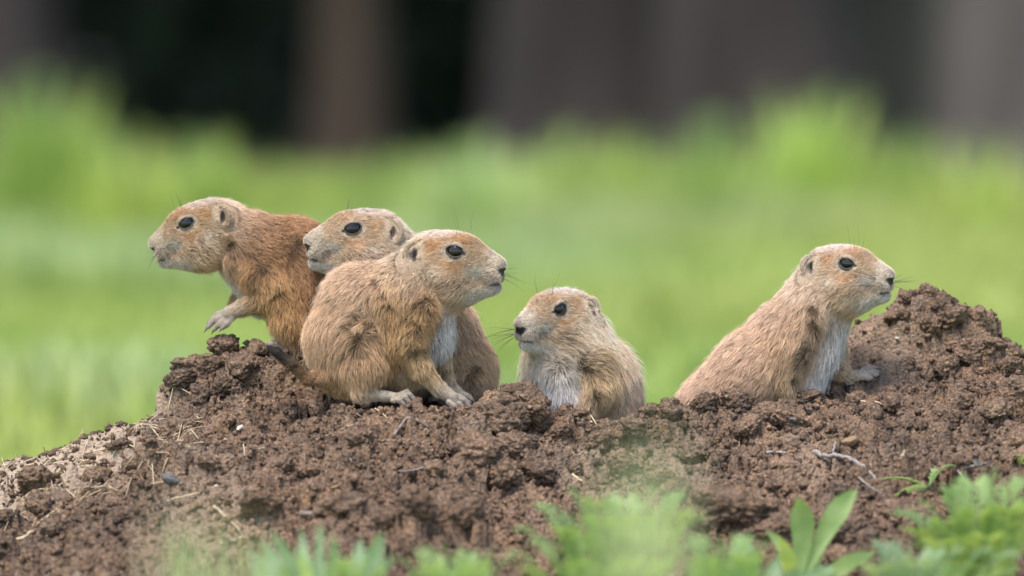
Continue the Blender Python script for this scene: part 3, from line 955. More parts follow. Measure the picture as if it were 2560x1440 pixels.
# fur, skin, eye, claw and whisker materials
M_FUR, nt, b = mat_new('fur')
aN = N(nt, 'ShaderNodeAttribute', attribute_name='fcol')
nt.links.new(aN.outputs['Color'], b.inputs['Base Color'])
b.inputs['Roughness'].default_value = 0.55
b.inputs['Specular IOR Level'].default_value = 0.25
trn = N(nt, 'ShaderNodeBsdfTranslucent')
nt.links.new(aN.outputs['Color'], trn.inputs[0])
mxs = N(nt, 'ShaderNodeMixShader'); mxs.inputs[0].default_value = 0.18
nt.links.new(b.outputs[0], mxs.inputs[1]); nt.links.new(trn.outputs[0], mxs.inputs[2])
nt.links.new(mxs.outputs[0], nt.nodes['Material Output'].inputs[0])

M_SKIN, nt, b = mat_new('skin')
aN = N(nt, 'ShaderNodeAttribute', attribute_name='tint')
nz = N(nt, 'ShaderNodeTexNoise'); nz.inputs['Scale'].default_value = 900
tcn = N(nt, 'ShaderNodeTexCoord'); nt.links.new(tcn.outputs['Object'], nz.inputs['Vector'])
bpn = N(nt, 'ShaderNodeBump'); bpn.inputs['Strength'].default_value = 0.3; bpn.inputs['Distance'].default_value = 0.0004
nt.links.new(nz.outputs[0], bpn.inputs['Height']); nt.links.new(bpn.outputs[0], b.inputs['Normal'])
nt.links.new(aN.outputs['Color'], b.inputs['Base Color'])
b.inputs['Roughness'].default_value = 0.6
b.inputs['Specular IOR Level'].default_value = 0.3

M_EYE, nt, b = mat_new('eye_gloss')
nz = N(nt, 'ShaderNodeTexNoise'); nz.inputs['Scale'].default_value = 300
rr = ramp(nt, [(0.3, (0.004, 0.003, 0.003)), (0.8, (0.012, 0.008, 0.006))])
nt.links.new(nz.outputs[0], rr.inputs[0]); nt.links.new(rr.outputs[0], b.inputs['Base Color'])
b.inputs['Roughness'].default_value = 0.10
b.inputs['IOR'].default_value = 1.45
b.inputs['Specular IOR Level'].default_value = 0.5
M_CLAW = rough_material('claw', (0.035, 0.028, 0.026), (0.10, 0.085, 0.08), 500, 0.45, 0.1, spec=0.4)
M_WHISKER, nt, b = mat_new('whisker')
nz = N(nt, 'ShaderNodeTexNoise'); nz.inputs['Scale'].default_value = 40
rr = ramp(nt, [(0.3, (0.02, 0.017, 0.015)), (0.7, (0.06, 0.05, 0.045))])
nt.links.new(nz.outputs[0], rr.inputs[0]); nt.links.new(rr.outputs[0], b.inputs['Base Color'])
b.inputs['Roughness'].default_value = 0.4

GROUP = 'young prairie dogs on the mound'
dogs = []
# --- 1: rust-coloured, leaning out to the left with one paw raised
d = Dog('rust coloured young prairie dog leaning left with one front paw raised', GROUP, (730, 890), 0.088,
        eye=(465, 553), head_D=0, face=-1, yaw=2, pitch=-15, hs=0.97, seed=1, tint=(0.98, 0.93, 0.88), hairs=90000)
d.cone('back', (572, 560, 0), 54, (640, 602, 0), 58, 24)
d.cone('rust', (640, 600, 0), 66, (735, 632, 0), 84, 26)
d.cone('rust', (735, 632, 0), 84, (800, 700, 0), 104, 26)
d.cone('rust', (800, 700, 0), 104, (815, 800, 0), 104, 26)
d.cone('rust', (600, 640, 20), 44, (650, 690, 30), 44, 20, flow=(0.2, 0, -1))
d.cone('flank', (648, 680, 42), 38, (668, 735, 44), 30, 18, flow=(-0.1, 0, -1))
d.cone('arm', (668, 732, 44), 29, (604, 768, 46), 18, 12)
d.cone('white', (585, 660, 0), 34, (660, 740, -10), 46, 20)
d.cone('flank', (705, 720, 40), 58, (728, 800, 46), 46, 24, flow=(0, 0, -1))
d.cone('flank', (728, 800, 46), 46, (738, 872, 46), 30, 18)
d.cone('foot', (742, 880, 46), 18, (695, 862, 48), 13, 10)
d.paw_auto((705, 866, 48), (690, 860, 50), 13, (664, 862, 52), (0, 0, 13), 4, 6, 4, 9)
d.cone('flank', (760, 800, -40), 46, (770, 872, -45), 28, 18)
d.cone('foot', (772, 880, -45), 16, (725, 868, -45), 12, 10)
# raised paw
d.paw((606, 766, 46), (572, 780, 47), 17,
      [((570, 772, 40), (543, 783, 37), (522, 803, 37)), ((566, 779, 46), (537, 796, 46), (517, 817, 46)),
       ((570, 787, 52), (549, 805, 54), (535, 821, 54)), ((580, 793, 57), (566, 807, 60), (555, 817, 60))], 6.6, 12)
d.cone('arm', (630, 700, -50), 30, (600, 745, -48), 20, 14)
d.cone('arm', (600, 745, -48), 18, (580, 775, -46), 13, 10)
d.whorl = [(d.q(648, 668, 84), 56, 0.9), (d.q(712, 640, 96), 40, 0.7), (d.q(735, 600, 96), 26, 0.7), (d.q(564, 618, 60), 32, 0.85), (d.q(500, 590, 60), 22, 0.5), (d.q(690, 735, 96), 30, 0.6)]
dogs.append(d)
# --- 2: behind, looking left, rump showing to the right
d = Dog('young prairie dog in the middle of the trio, looking left over the crouching one', GROUP, (1130, 1000), 0.054,
        eye=(883, 567), head_D=10, face=-1, yaw=12, pitch=1, hs=1.05, seed=2, tint=(0.97, 0.95, 0.93), hairs=90000)
d.cone('cream', (985, 628, 0), 60, (1010, 690, 0), 72, 24)
d.cone('back', (1010, 690, 0), 74, (1100, 830, 0), 88, 26)
d.cone('back', (1100, 830, 0), 88, (1150, 925, 0), 90, 26)
d.cone('side', (1165, 900, 40), 56, (1185, 950, 44), 48, 22, flow=(0.2, 0, -1))
d.cone('white', (950, 690, 0), 56, (1000, 860, 0), 66, 26)
d.cone('side', (1000, 860, 0), 66, (1030, 935, 0), 68, 26)
d.cone('arm', (960, 760, 50), 34, (940, 900, 50), 22, 20)
d.cone('arm', (940, 900, 50), 20, (925, 975, 52), 14, 12)
d.cone('foot', (1175, 985, 45), 17, (1110, 992, 55), 14, 10)
d.paw_auto((1120, 990, 55), (1100, 990, 57), 12, (1075, 996, 60), (0, 0, 13), 4, 6, 4, 12)
d.cone('foot', (1190, 985, -40), 17, (1120, 992, -50), 13, 10)
d.whorl = [(d.q(1178, 945, 92), 46, 0.85)]
dogs.append(d)
# --- 3: crouching in front, black-tipped tail
d = Dog('crouching young prairie dog in front with black tipped tail, looking right', GROUP, (960, 990), 0.0,
        eye=(1135, 627), head_D=0, face=1, yaw=18, pitch=0, hs=1.08, seed=3, tint=(1.0, 0.97, 0.94), hairs=115000)
d.cone('cream', (1020, 690, -2), 58, (1005, 712, 0), 74, 24)
d.cone('flank', (960, 900, 0), 52, (1020, 925, 4), 40, 24, flow=(-0.2, 0, -1))
d.cone('back', (1005, 730, 0), 80, (900, 762, 0), 94, 28, flow=(-0.85, 0, -0.5))
d.cone('back', (900, 762, 0), 94, (862, 852, 0), 92, 28)
d.cone('side', (862, 852, 0), 92, (868, 905, 0), 82, 26, flow=(0.0, 0, -1))
d.cone('side', (905, 845, 48), 62, (912, 905, 58), 58, 28, flow=(0.15, 0, -1))
d.cone('side', (905, 845, -48), 60, (912, 905, -58), 56, 28, flow=(0.15, 0, -1))
d.cone('flank', (975, 760, 40), 62, (985, 850, 44), 52, 28, flow=(0.1, 0, -1))
d.cone('white', (1092, 760, -8), 48, (1075, 850, -8), 46, 24, flow=(0.15, 0, -1))
d.cone('white', (1075, 850, -8), 48, (1020, 900, -6), 52, 24, flow=(0.1, 0, -1))
d.cone('flank', (1052, 770, 48), 43, (1022, 850, 62), 38, 22, flow=(-0.15, 0, -1))
d.cone('arm', (1022, 850, 62), 35, (1052, 918, 66), 23, 18, flow=(0.2, 0, -1))
d.cone('arm', (1052, 918, 66), 22, (1098, 968, 68), 14.5, 14)
d.cone('foot', (1098, 968, 68), 16, (1132, 992, 70), 13.5, 10)
d.paw((1112, 978, 70), (1130, 990, 71), 12, [((1132, 985, 60), (1152, 989, 56), (1174, 1005, 55)), ((1136, 991, 68), (1156, 997, 67), (1176, 1014, 67)), ((1132, 997, 77), (1149, 1005, 79), (1164, 1020, 80)), ((1122, 1000, 83), (1134, 1009, 87), (1146, 1021, 88))], 5.6, 15, k=2.5)
d.cone('arm', (1100, 830, -44), 30, (1102, 905, -34), 19, 18, flow=(0.05, 0, -1))
d.cone('arm', (1102, 905, -34), 18, (1125, 965, -26), 13, 12)
d.cone('foot', (1125, 965, -26), 12, (1150, 988, -22), 11, 8)
d.paw_auto((1140, 980, -24), (1154, 990, -20), 11, (1182, 1004, -18), (2, -2, 12), 4, 5.8, 4, 13)
d.cone('side', (910, 915, 66), 44, (905, 968, 74), 26, 22, flow=(0.0, 0, -1))
d.cone('foot', (905, 980, 80), 16, (985, 988, 88), 10.5, 12)
d.paw((960, 986, 86), (985, 989, 90), 10, [((990, 986, 78), (1018, 975, 76), (1042, 1000, 76)), ((994, 989, 88), (1024, 981, 88), (1050, 1007, 88)), ((990, 993, 98), (1014, 988, 101), (1034, 1012, 102)), ((982, 996, 106), (1000, 994, 110), (1016, 1012, 111))], 5.6, 14, k=2.5)
d.cone('foot', (930, 980, -60), 18, (1010, 990, -66), 12, 12)
d.cone('tail', (815, 935, 40), 26, (772, 945, 70), 14, 20)
d.cone('tail', (772, 945, 70), 14, (734, 908, 86), 12.5, 8)
d.cone('tailtip', (734, 908, 86), 13, (695, 877, 92), 10, 6)
d.cone('tailtip', (695, 877, 92), 10, (676, 866, 94), 5, 6)
d.whorl = [(d.q(908, 842, 112), 74, 0.95), (d.q(1032, 818, 106), 58, 0.9), (d.q(1075, 765, 92), 42, 0.95), (d.q(950, 722, 84), 19, 0.95), (d.q(944, 697, 84), 16, 0.9),
           (d.q(960, 752, 86), 17, 0.9), (d.q(1052, 880, 100), 30, 0.7), (d.q(1092, 900, -14), 16, 0.8), (d.q(1100, 935, -10), 14, 0.8), (d.q(1006, 660, 74), 10, 0.2)]
dogs.append(d)
# --- 4: pale one half out of the burrow, facing the camera
d = Dog('pale young prairie dog half out of the burrow behind the central clod', GROUP, (1480, 1040), 0.052,
        eye=(1403, 768), head_D=40, face=-1, yaw=44, pitch=-3, hs=0.98, seed=4, tint=(1.08, 1.09, 1.12), hairs=95000)
d.cone('cream', (1455, 812, 0), 54, (1455, 870, -10), 68, 24, flow=(0.1, 0, -1))
d.cone('cream', (1455, 870, -10), 72, (1490, 950, -50), 96, 28, flow=(0.45, 0.3, -1))
d.cone('back', (1490, 950, -50), 98, (1505, 1060, -75), 104, 28, flow=(0.4, 0.3, -1))
d.cone('cream', (1392, 880, 30), 50, (1394, 920, 28), 50, 24, flow=(0.05, 0, -1))
d.cone('grey', (1398, 940, 30), 48, (1400, 1000, 25), 54, 24, flow=(0.05, 0, -1))
d.cone('grey', (1400, 1000, 25), 56, (1420, 1080, 10), 60, 24, flow=(0.05, 0, -1))
d.cone('cream', (1352, 890, 0), 40, (1345, 980, -10), 38, 22, flow=(-0.2, 0, -1))
d.cone('arm', (1485, 905, 36), 46, (1500, 970, 44), 42, 20, flow=(0.6, 0, -0.5))
d.cone('arm', (1500, 970, 44), 40, (1455, 1030, 60), 26, 18)
d.cone('foot', (1455, 1030, 60), 22, (1425, 1046, 66), 14, 10)
d.paw_auto((1432, 1042, 66), (1418, 1046, 68), 12, (1392, 1054, 74), (0, 0, 14), 4, 6, 4, 12)
d.fluff = 1.5
d.whorl = [(d.q(1462, 912, 82), 54, 0.85), (d.q(1478, 1000, 86), 36, 0.7), (d.q(1405, 915, 86), 44, 0.6)]
dogs.append(d)
# --- 5: right, climbing out towards the heap
d = Dog('pale buff young prairie dog with white chest climbing toward the right heap', GROUP, (1960, 1000), 0.045,
        eye=(2112, 655), head_D=20, face=1, yaw=28, pitch=2, hs=0.99, seed=5, tint=(1.07, 1.06, 1.09), hairs=110000)
d.cone('cream', (2040, 705, -6), 50, (2025, 755, 0), 64, 24, flow=(-0.5, 0, -0.8))
d.cone('back', (2030, 752, 0), 66, (1965, 842, 0), 84, 28)
d.cone('back', (1965, 842, 0), 84, (1880, 925, 0), 90, 28)
d.cone('back', (1880, 925, 0), 90, (1780, 1020, 0), 86, 28)
d.cone('side', (1960, 880, 20), 74, (1850, 980, 20), 70, 28, flow=(-0.7, 0, -0.7))
d.cone('white', (2076, 790, -6), 48, (2044, 880, -4), 46, 24, flow=(0.0, 0, -1))
d.cone('white', (2044, 880, -4), 46, (1998, 980, 0), 48, 24, flow=(-0.1, 0, -1))
d.cone('side', (2015, 790, 36), 48, (1962, 870, 50), 46, 22, flow=(-0.1, 0, -1))
d.cone('arm', (1962, 870, 50), 42, (1962, 960, 58), 27, 18, flow=(0.12, 0, -1))
d.cone('arm', (1962, 960, 58), 25, (1978, 1015, 62), 17, 14)
d.cone('foot', (1978, 1015, 62), 15, (1998, 1032, 66), 12, 8)
d.cone('arm', (2085, 868, -40), 30, (2098, 920, -38), 21, 18, flow=(0.1, 0, -1))
d.cone('arm', (2098, 920, -38), 20, (2126, 944, -36), 13, 12)
d.cone('foot', (2126, 944, -36), 12, (2150, 942, -36), 10.5, 8)
d.paw((2140, 943, -36), (2158, 938, -36), 10,
      [((2156, 932, -44), (2172, 921, -48), (2192, 922, -49)), ((2160, 936, -38), (2178, 929, -39), (2198, 932, -39)), ((2160, 940, -31), (2180, 936, -29), (2196, 938, -28)), ((2152, 944, -27), (2166, 944, -22), (2180, 946, -20))], 5.6, 15)
d.whorl = [(d.q(2040, 832, 90), 40, 0.75), (d.q(2010, 905, 92), 36, 0.75), (d.q(1994, 950, 90), 32, 0.75), (d.q(2045, 768, 76), 24, 0.5), (d.q(2022, 870, 92), 34, 0.7), (d.q(2090, 920, -14), 20, 0.5)]
dogs.append(d)
for d in dogs:
    d.build()

# ================================================================== plants, litter, background
def blade(spine, width, side, fold=0.0, tipw=0.04, prof=None):
    """leaf blade along a polyline; returns V (3 per station: left edge, midrib, right edge) and quads"""
    sp = np.asarray(spine, float); n = len(sp)
    t = np.linspace(0, 1, n)
    w = (np.sin(np.pi * np.clip(t, 0, 1) ** 0.8) * 0.95 + 0.05) if prof is None else np.interp(t, *prof)
    w = np.maximum(w, tipw) * width * 0.5
    tg = norm(np.gradient(sp, axis=0))
    sd = norm(np.asarray(side, float)[None] - (tg @ np.asarray(side, float))[:, None] * tg)
    nn = np.cross(sd, tg)
    Lf = sp - sd * w[:, None] + nn * (fold * w)[:, None]
    Rt = sp + sd * w[:, None] + nn * (fold * w)[:, None]
    V = np.stack([Lf, sp, Rt], 1).reshape(-1, 3)
    F = []
    for i in range(n - 1):
        a = i * 3
        F += [(a, a + 1, a + 4, a + 3), (a + 1, a + 2, a + 5, a + 4)]
    return V, np.array(F)

def tube(pts, radii, sides=7):
    pts = np.asarray(pts, float); n = len(pts)
    radii = np.broadcast_to(np.asarray(radii, float), (n,))
    tg = norm(np.gradient(pts, axis=0))
    ref = np.array([0.31, 0.23, 0.92])
    u = norm(np.cross(tg, ref)); v = np.cross(tg, u)
    an = np.arange(sides) * 2 * math.pi / sides
    V = (pts[:, None] + radii[:, None, None] * (np.cos(an)[None, :, None] * u[:, None] + np.sin(an)[None, :, None] * v[:, None])).reshape(-1, 3)
    F = []
    for i in range(n - 1):
        for q in range(sides):
            F.append((i * sides + q, i * sides + (q + 1) % sides, (i + 1) * sides + (q + 1) % sides, (i + 1) * sides + q))
    F.append(tuple([0, 1, 2, 3][::-1])) if sides == 4 else None
    return V, np.array(F)

def join(parts):
    Vs, Fs, o = [], [], 0
    for V, F in parts:
        Vs.append(V); Fs.append(F + o); o += len(V)
    return np.concatenate(Vs), np.concatenate(Fs)

def bez(p0, p1, p2, n=9):
    t = np.linspace(0, 1, n)[:, None]
    return (1 - t) ** 2 * np.asarray(p0) + 2 * t * (1 - t) * np.asarray(p1) + t * t * np.asarray(p2)

M_LEAF = leaf_material('leaf_fresh', (0.21, 0.31, 0.10), (0.33, 0.43, 0.17), 50)
M_FERN = leaf_material('leaf_feathery', (0.19, 0.30, 0.095), (0.35, 0.455, 0.20), 40)
M_SILVER = leaf_material('leaf_silvery', (0.19, 0.30, 0.15), (0.36, 0.45, 0.28), 40)
M_GRASSBLADE = leaf_material('grass_dry_green', (0.42, 0.44, 0.27), (0.54, 0.54, 0.38), 30)
M_TUFT = leaf_material('grass_tuft_green', (0.20, 0.25, 0.09), (0.30, 0.34, 0.14), 30)
M_STRAW = rough_material('straw', (0.28, 0.21, 0.125), (0.50, 0.40, 0.26), 300, 0.7)
M_TWIG = rough_material('twig', (0.11, 0.085, 0.068), (0.24, 0.195, 0.16), 400, 0.85, 0.5)
M_ROOT = rough_material('root', (0.16, 0.135, 0.115), (0.29, 0.25, 0.215), 400, 0.8, 0.5)
M_PEBBLE = rough_material('pebble', (0.30, 0.25, 0.20), (0.45, 0.39, 0.32), 500, 0.8, 0.4)
M_OCHRE = rough_material('ochre_stone', (0.14, 0.085, 0.045), (0.24, 0.155, 0.09), 500, 0.8, 0.4)
M_GREYSTONE = rough_material('grey_stone', (0.055, 0.05, 0.05), (0.13, 0.12, 0.12), 600, 0.75, 0.4)

# ---- straw on the dry left flank, too much to count
parts = []
for i in range(600):
    if i < 530:
        x = rng.uniform(-0.47, -0.235); y = rng.uniform(-0.12, 0.03) + (x + 0.3) * 0.1
    else:
        x = rng.uniform(-0.45, 0.45); y = rng.uniform(-0.4, 0.0)
    L_ = rng.uniform(0.004, 0.020); a_ = rng.uniform(0, 6.28)
    dx, dy = math.cos(a_) * L_ / 2, math.sin(a_) * L_ / 2
    p0 = np.array([x - dx, y - dy, ground(x - dx, y - dy) + 0.0012]); p1 = np.array([x + dx, y + dy, ground(x + dx, y + dy) + 0.0012 + (rng.random() < 0.15) * rng.uniform(0, 0.008)])
    mid_ = (p0 + p1) / 2 + np.array([0, 0, max(0, ground(x, y) + 0.001 - (p0[2] + p1[2]) / 2) + rng.uniform(0, 0.0015)])
    parts.append(tube(bez(p0, mid_, p1, 4), rng.uniform(0.00022, 0.00055), 4))
new_obj('straw_litter', mesh_np('straw_litter', *join(parts)), None, M_STRAW, kind='stuff', label='dry straw scattered over the pale left flank of the mound', category='straw')

def stick(name, label, cat, pts, r0, r1, mat, group=None, lifts=None, sides=7):
    """stick, straw or root lying on the soil through photograph pixels"""
    P = np.array([hit(*p) for p in pts])
    P[:, 2] += r0 * 0.8 + 0.001
    if lifts is not None:
        P[:, 2] += np.array(lifts)
    ts = np.linspace(0, 1, len(P)); tt = np.linspace(0, 1, 4 * len(P))
    Q = np.stack([np.interp(tt, ts, P[:, k]) for k in range(3)], 1)
    for k in range(2):
        Q[1:-1] = (Q[:-2] + Q[1:-1] * 2 + Q[2:]) / 4
    org = Q.mean(axis=0)
    Q = Q + rng.normal(0, r0 * 0.25, Q.shape)
    o = new_obj(name, mesh_np(name, *tube(Q - org, np.linspace(r0, r1, len(Q)) * rng.uniform(0.85, 1.15, len(Q)), sides)), None, mat, loc=org, label=label, category=cat)
    if group:
        o['group'] = group
    return o

stick('twig', 'thick grey brown twig lying low on the mound behind the leafy rosette', 'twig', [(752, 1312), (800, 1297), (850, 1283), (905, 1268)], 0.0022, 0.0015, M_TWIG)
stick('twig', 'dark bent twig among crumbs left of the central clod', 'twig', [(985, 1098), (1020, 1088), (1070, 1078)], 0.0012, 0.0008, M_TWIG)
stick('twig', 'short brown twig on the slope below the crouching animal', 'twig', [(995, 1212), (1025, 1200), (1060, 1186)], 0.0014, 0.001, M_TWIG)
stick('straw', 'pale straw leaning over the ridge in front of the right animal', 'straw', [(1772, 1042), (1795, 1010), (1822, 980)], 0.0008, 0.0005, M_STRAW, None, (0, 0.002, 0.004))
stick('straw', 'long pale straw below the right animal\'s chest', 'straw', [(2118, 1003), (2150, 1016), (2185, 1028), (2215, 1036)], 0.0011, 0.0006, M_STRAW)
stick('straw', 'thin forked straw left of the crouching animal\'s feet', 'straw', [(938, 1030), (955, 1040), (968, 1053)], 0.0006, 0.0004, M_STRAW)
stick('straw', 'straw stem slanting down at lower left beside blurred grass', 'straw', [(535, 1277), (565, 1312), (600, 1352)], 0.0009, 0.0006, M_STRAW)
stick('straw', 'broken straw stem lying near the bottom left grass', 'straw', [(545, 1372), (580, 1360), (606, 1352)], 0.0011, 0.0009, M_STRAW)
stick('straw', 'pale straw lying flat in the middle of the left slope', 'straw', [(415, 1262), (450, 1250), (500, 1238)], 0.0009, 0.0007, M_STRAW)
stick('straw', 'short bright straw standing out right of the white root', 'straw', [(2238, 1187), (2252, 1172), (2265, 1158)], 0.0013, 0.0011, M_STRAW, None, (0, 0.002, 0.004))
stick('straw', 'straw stub lying right of the blurred grey haze of grass', 'straw', [(1430, 1203), (1450, 1210), (1470, 1221)], 0.001, 0.0008, M_STRAW)
stick('straw', 'pale straw in the lower left corner of the mound', 'straw', [(20, 1375), (55, 1355), (85, 1340)], 0.0016, 0.0012, M_STRAW)
stick('root', 'knotted whitish root lying on soil right of centre', 'root', [(2036, 1140), (2056, 1160), (2085, 1168), (2120, 1168), (2150, 1172), (2178, 1195), (2195, 1215)], 0.0019, 0.0011, M_ROOT, None, None)
stick('root', 'short pale root stub branching up from the knotted root', 'root', [(2078, 1166), (2083, 1152), (2088, 1142)], 0.0012, 0.0006, M_ROOT, None, (0, 0.003, 0.006))
stick('root', 'curled whitish root left of the ochre stone', 'root', [(1915, 1140), (1938, 1138), (1965, 1148)], 0.0013, 0.0008, M_ROOT)
stick('root', 'thin pale root lying beneath the seedling', 'root', [(2140, 1212), (2170, 1222), (2205, 1240)], 0.0009, 0.0006, M_ROOT)
stick('root', 'thin curved root at the right beside the feathery plant', 'root', [(2370, 1195), (2395, 1213), (2425, 1232)], 0.0009, 0.0006, M_ROOT)
stick('root', 'thin straw coloured root tied to a pale husk at right', 'root', [(2395, 1192), (2420, 1188), (2448, 1184)], 0.0008, 0.0006, M_ROOT)

def stone(label, px, py, r, mat, seed, sq=0.7, name='pebble'):
    p = hit(px, py)
    v, f = knobbly(4, seed, ((12, 0.5, 0.16), (60, 0.22, 0.1)), 0.3)
    o = new_obj(name, mesh_np(name, v, f), None, mat, loc=p + np.array([0, 0, r * S * 0.3]), label=label, category='stone')
    r *= 0.75
    o.scale = (r * S, r * S * 0.9, r * S * sq)
    o.rotation_euler = (0.2, 0.3, seed)
    return o
stone('small white pebble in the trodden hollow of the right heap', 2243, 858, 8, M_PEBBLE, 301)
stone('dark grey stone half buried in the left slope', 425, 1212, 32, M_GREYSTONE, 302, 0.55, 'stone')
stone('smooth dark stone below the ridge in front of the right animal', 1985, 1066, 24, M_GREYSTONE, 303, 0.5, 'stone')
stone('bluish grey stone at the left edge of the slope', 122, 1262, 22, M_GREYSTONE, 304, 0.5, 'stone')
stone('crumbly ochre stone beside the curled whitish root', 2125, 1118, 30, M_OCHRE, 305, 0.75, 'stone')
stone('flat tan stone chip on the slope below the black tail', 600, 1075, 16, M_PEBBLE, 306, 0.6, 'stone')
stone('tiny white pebble at the rim below the burrow animal', 1478, 1057, 5, M_PEBBLE, 307)
stone('tiny white pebble in the middle of the left slope', 541, 1222, 8, M_PEBBLE, 308)
stone('tiny pale pebble below the straw covered flank', 564, 1103, 6, M_PEBBLE, 309)
stone('tiny white pebble above the blurred grass right of the central clod', 1605, 1187, 6, M_PEBBLE, 310)
stone('flat ochre chip among crumbs left of the thick twig', 840, 1226, 18, M_OCHRE, 311, 0.5, 'stone')

def husk(label, px, py, w, seed):
    p = hit(px, py + w * 0.4)
    r_ = np.random.default_rng(seed)
    parts = []
    for i in range(5):
        a_ = r_.uniform(0, 3.14)
        e = np.array([math.cos(a_), r_.uniform(-0.3, 0.3), abs(math.sin(a_)) * 0.8 + 0.2]) * w * S * r_.uniform(0.6, 1.0)
        parts.append(blade(bez((0, 0, 0), e * 0.5 + r_.normal(0, 0.0015, 3), e, 6), w * S * 0.45, r_.normal(size=3), 0.5))
    new_obj('dry_husk', mesh_np('dry_husk', *join(parts)), None, M_ROOT, loc=p, label=label, category='husk')
husk('crumpled pale dry husk lying on soil near the right edge', 2452, 1175, 30, 3)
husk('small whitish dry flower head at the left edge of the straw', 18, 1128, 26, 4)

# ---- foreground plants
def leaf_obj(parent, V, F, mat, name='leaf'):
    return new_obj(name, mesh_np(name, V, F), parent, mat)

def gz(x, y):
    return ground(x, y) if -0.9 < y < 0.7 and abs(x) < 0.95 else 0.0

def root_at(px, y):
    x = at(px, 1440, y)[0]
    return np.array([x, y, gz(x, y)])

def leafy_plant(name, label, cat, px, y, tips, mat, wid, group=None, bulge=0.5, ragged=0.16):
    """leaves reach photograph pixels (px, py, dy) from one root; wid in photograph px"""
    r0 = root_at(px, y)
    root = thing(name, r0, label, cat, group)
    for tx, ty, dy, w in tips:
        e = at(tx, ty, y + dy)
        m_ = r0 * (1 - bulge) + e * bulge; m_[2] = max(e[2] * 0.8, r0[2] + 0.02) + rng.uniform(0, 0.01); m_[:2] += rng.normal(0, 0.006, 2)
        sp = bez(r0, m_, e, 10) - r0
        dirv = e - r0
        side = np.cross(dirv, [0, -1, 0.2]); side = norm(norm(side) + rng.normal(0, 0.12, 3))
        sp = sp + np.linspace(0, 1, 10)[:, None] ** 3 * np.array([rng.normal(0, 0.004), -0.006, rng.uniform(-0.008, 0.001)])
        V_, F_ = blade(sp, w * wid * S, side, fold=rng.uniform(0.1, 0.5), prof=([0, 0.25, 0.45, 0.55, 0.65, 0.75, 0.85, 0.93, 1], np.array([0.12, 0.28, 0.72, 0.86, 1.0, 0.92, 0.72, 0.36, 0.03]) * (1 + ragged * rng.normal(0, 1, 9))))
        V_ = V_ + fbm(V_ * 90 + rng.random() * 50, 5, 2)[:, None] * np.array([0.0015, 0.003, 0.003]) * (ragged > 0.05)
        leaf_obj(root, V_, F_, mat)
    return root

def frond_mesh(sp, length_leaf, pairs, up=(0, 0, 1), lob=3):
    """feathery leaf: midrib, pinnae and their narrow lobes"""
    n = len(sp); tg = norm(np.gradient(sp, axis=0))
    side = norm(np.cross(tg, np.array(up, float)) + 1e-4)
    parts = [tube(sp, np.linspace(0.0011, 0.0005, n), 4)]
    for i in range(pairs):
        t = 0.22 + 0.78 * i / (pairs - 1)
        k = min(int(t * (n - 1)), n - 2); fr = t * (n - 1) - k
        p = sp[k] * (1 - fr) + sp[k + 1] * fr
        ll = length_leaf * (0.35 + 0.65 * math.sin(math.pi * min(1, 0.25 + 0.78 * t))) * rng.uniform(0.85, 1.15)
        if i == pairs - 1:
            ll *= 0.5
        for s_ in (1, -1):
            d = norm(side[k] * s_ * 0.8 + tg[k] * 0.62 + np.array([0, 0, 0.22]) + rng.normal(0, 0.1, 3))
            e = p + d * ll + np.array([0, 0, -0.12 * ll])
            q = bez(p, (p + e) / 2 + np.array([0, 0, 0.08 * ll]), e, 4)
            parts.append(blade(q, ll * 0.20, norm(np.cross(d, np.cross(tg[k], side[k]))), 0.15))
            for j in range(lob):
                u = 0.3 + 0.5 * j / max(lob - 1, 1)
                b0 = p * (1 - u) + e * u
                for s2 in (1, -1):
                    d2 = norm(d * 0.75 + np.cross(d, np.cross(tg[k], side[k])) * s2 * 0.7 + rng.normal(0, 0.08, 3))
                    parts.append(blade(np.array([b0, b0 + d2 * ll * 0.2, b0 + d2 * ll * 0.36]), ll * 0.12, norm(np.cross(d2, np.cross(tg[k], side[k]))), 0.1))
    return join(parts)

def feathery_plant(name, label, px, y, tips, mat, leaf_px=55, pairs=11, group=None):
    r0 = root_at(px, y)
    root = thing(name, r0, label, 'plant', group)
    for tx, ty, dy in tips:
        e = at(tx, ty, y + dy)
        m_ = r0 * 0.45 + e * 0.55; m_[2] = e[2] + rng.uniform(0.004, 0.016)
        sp = bez(r0, m_, e, 12) - r0
        V_, F_ = frond_mesh(sp, leaf_px * S, pairs)
        leaf_obj(root, V_, F_, mat, 'frond')
    return root

FG = 'feathery plants along the foot of the mound'
LG = 'leafy weeds along the foot of the mound'
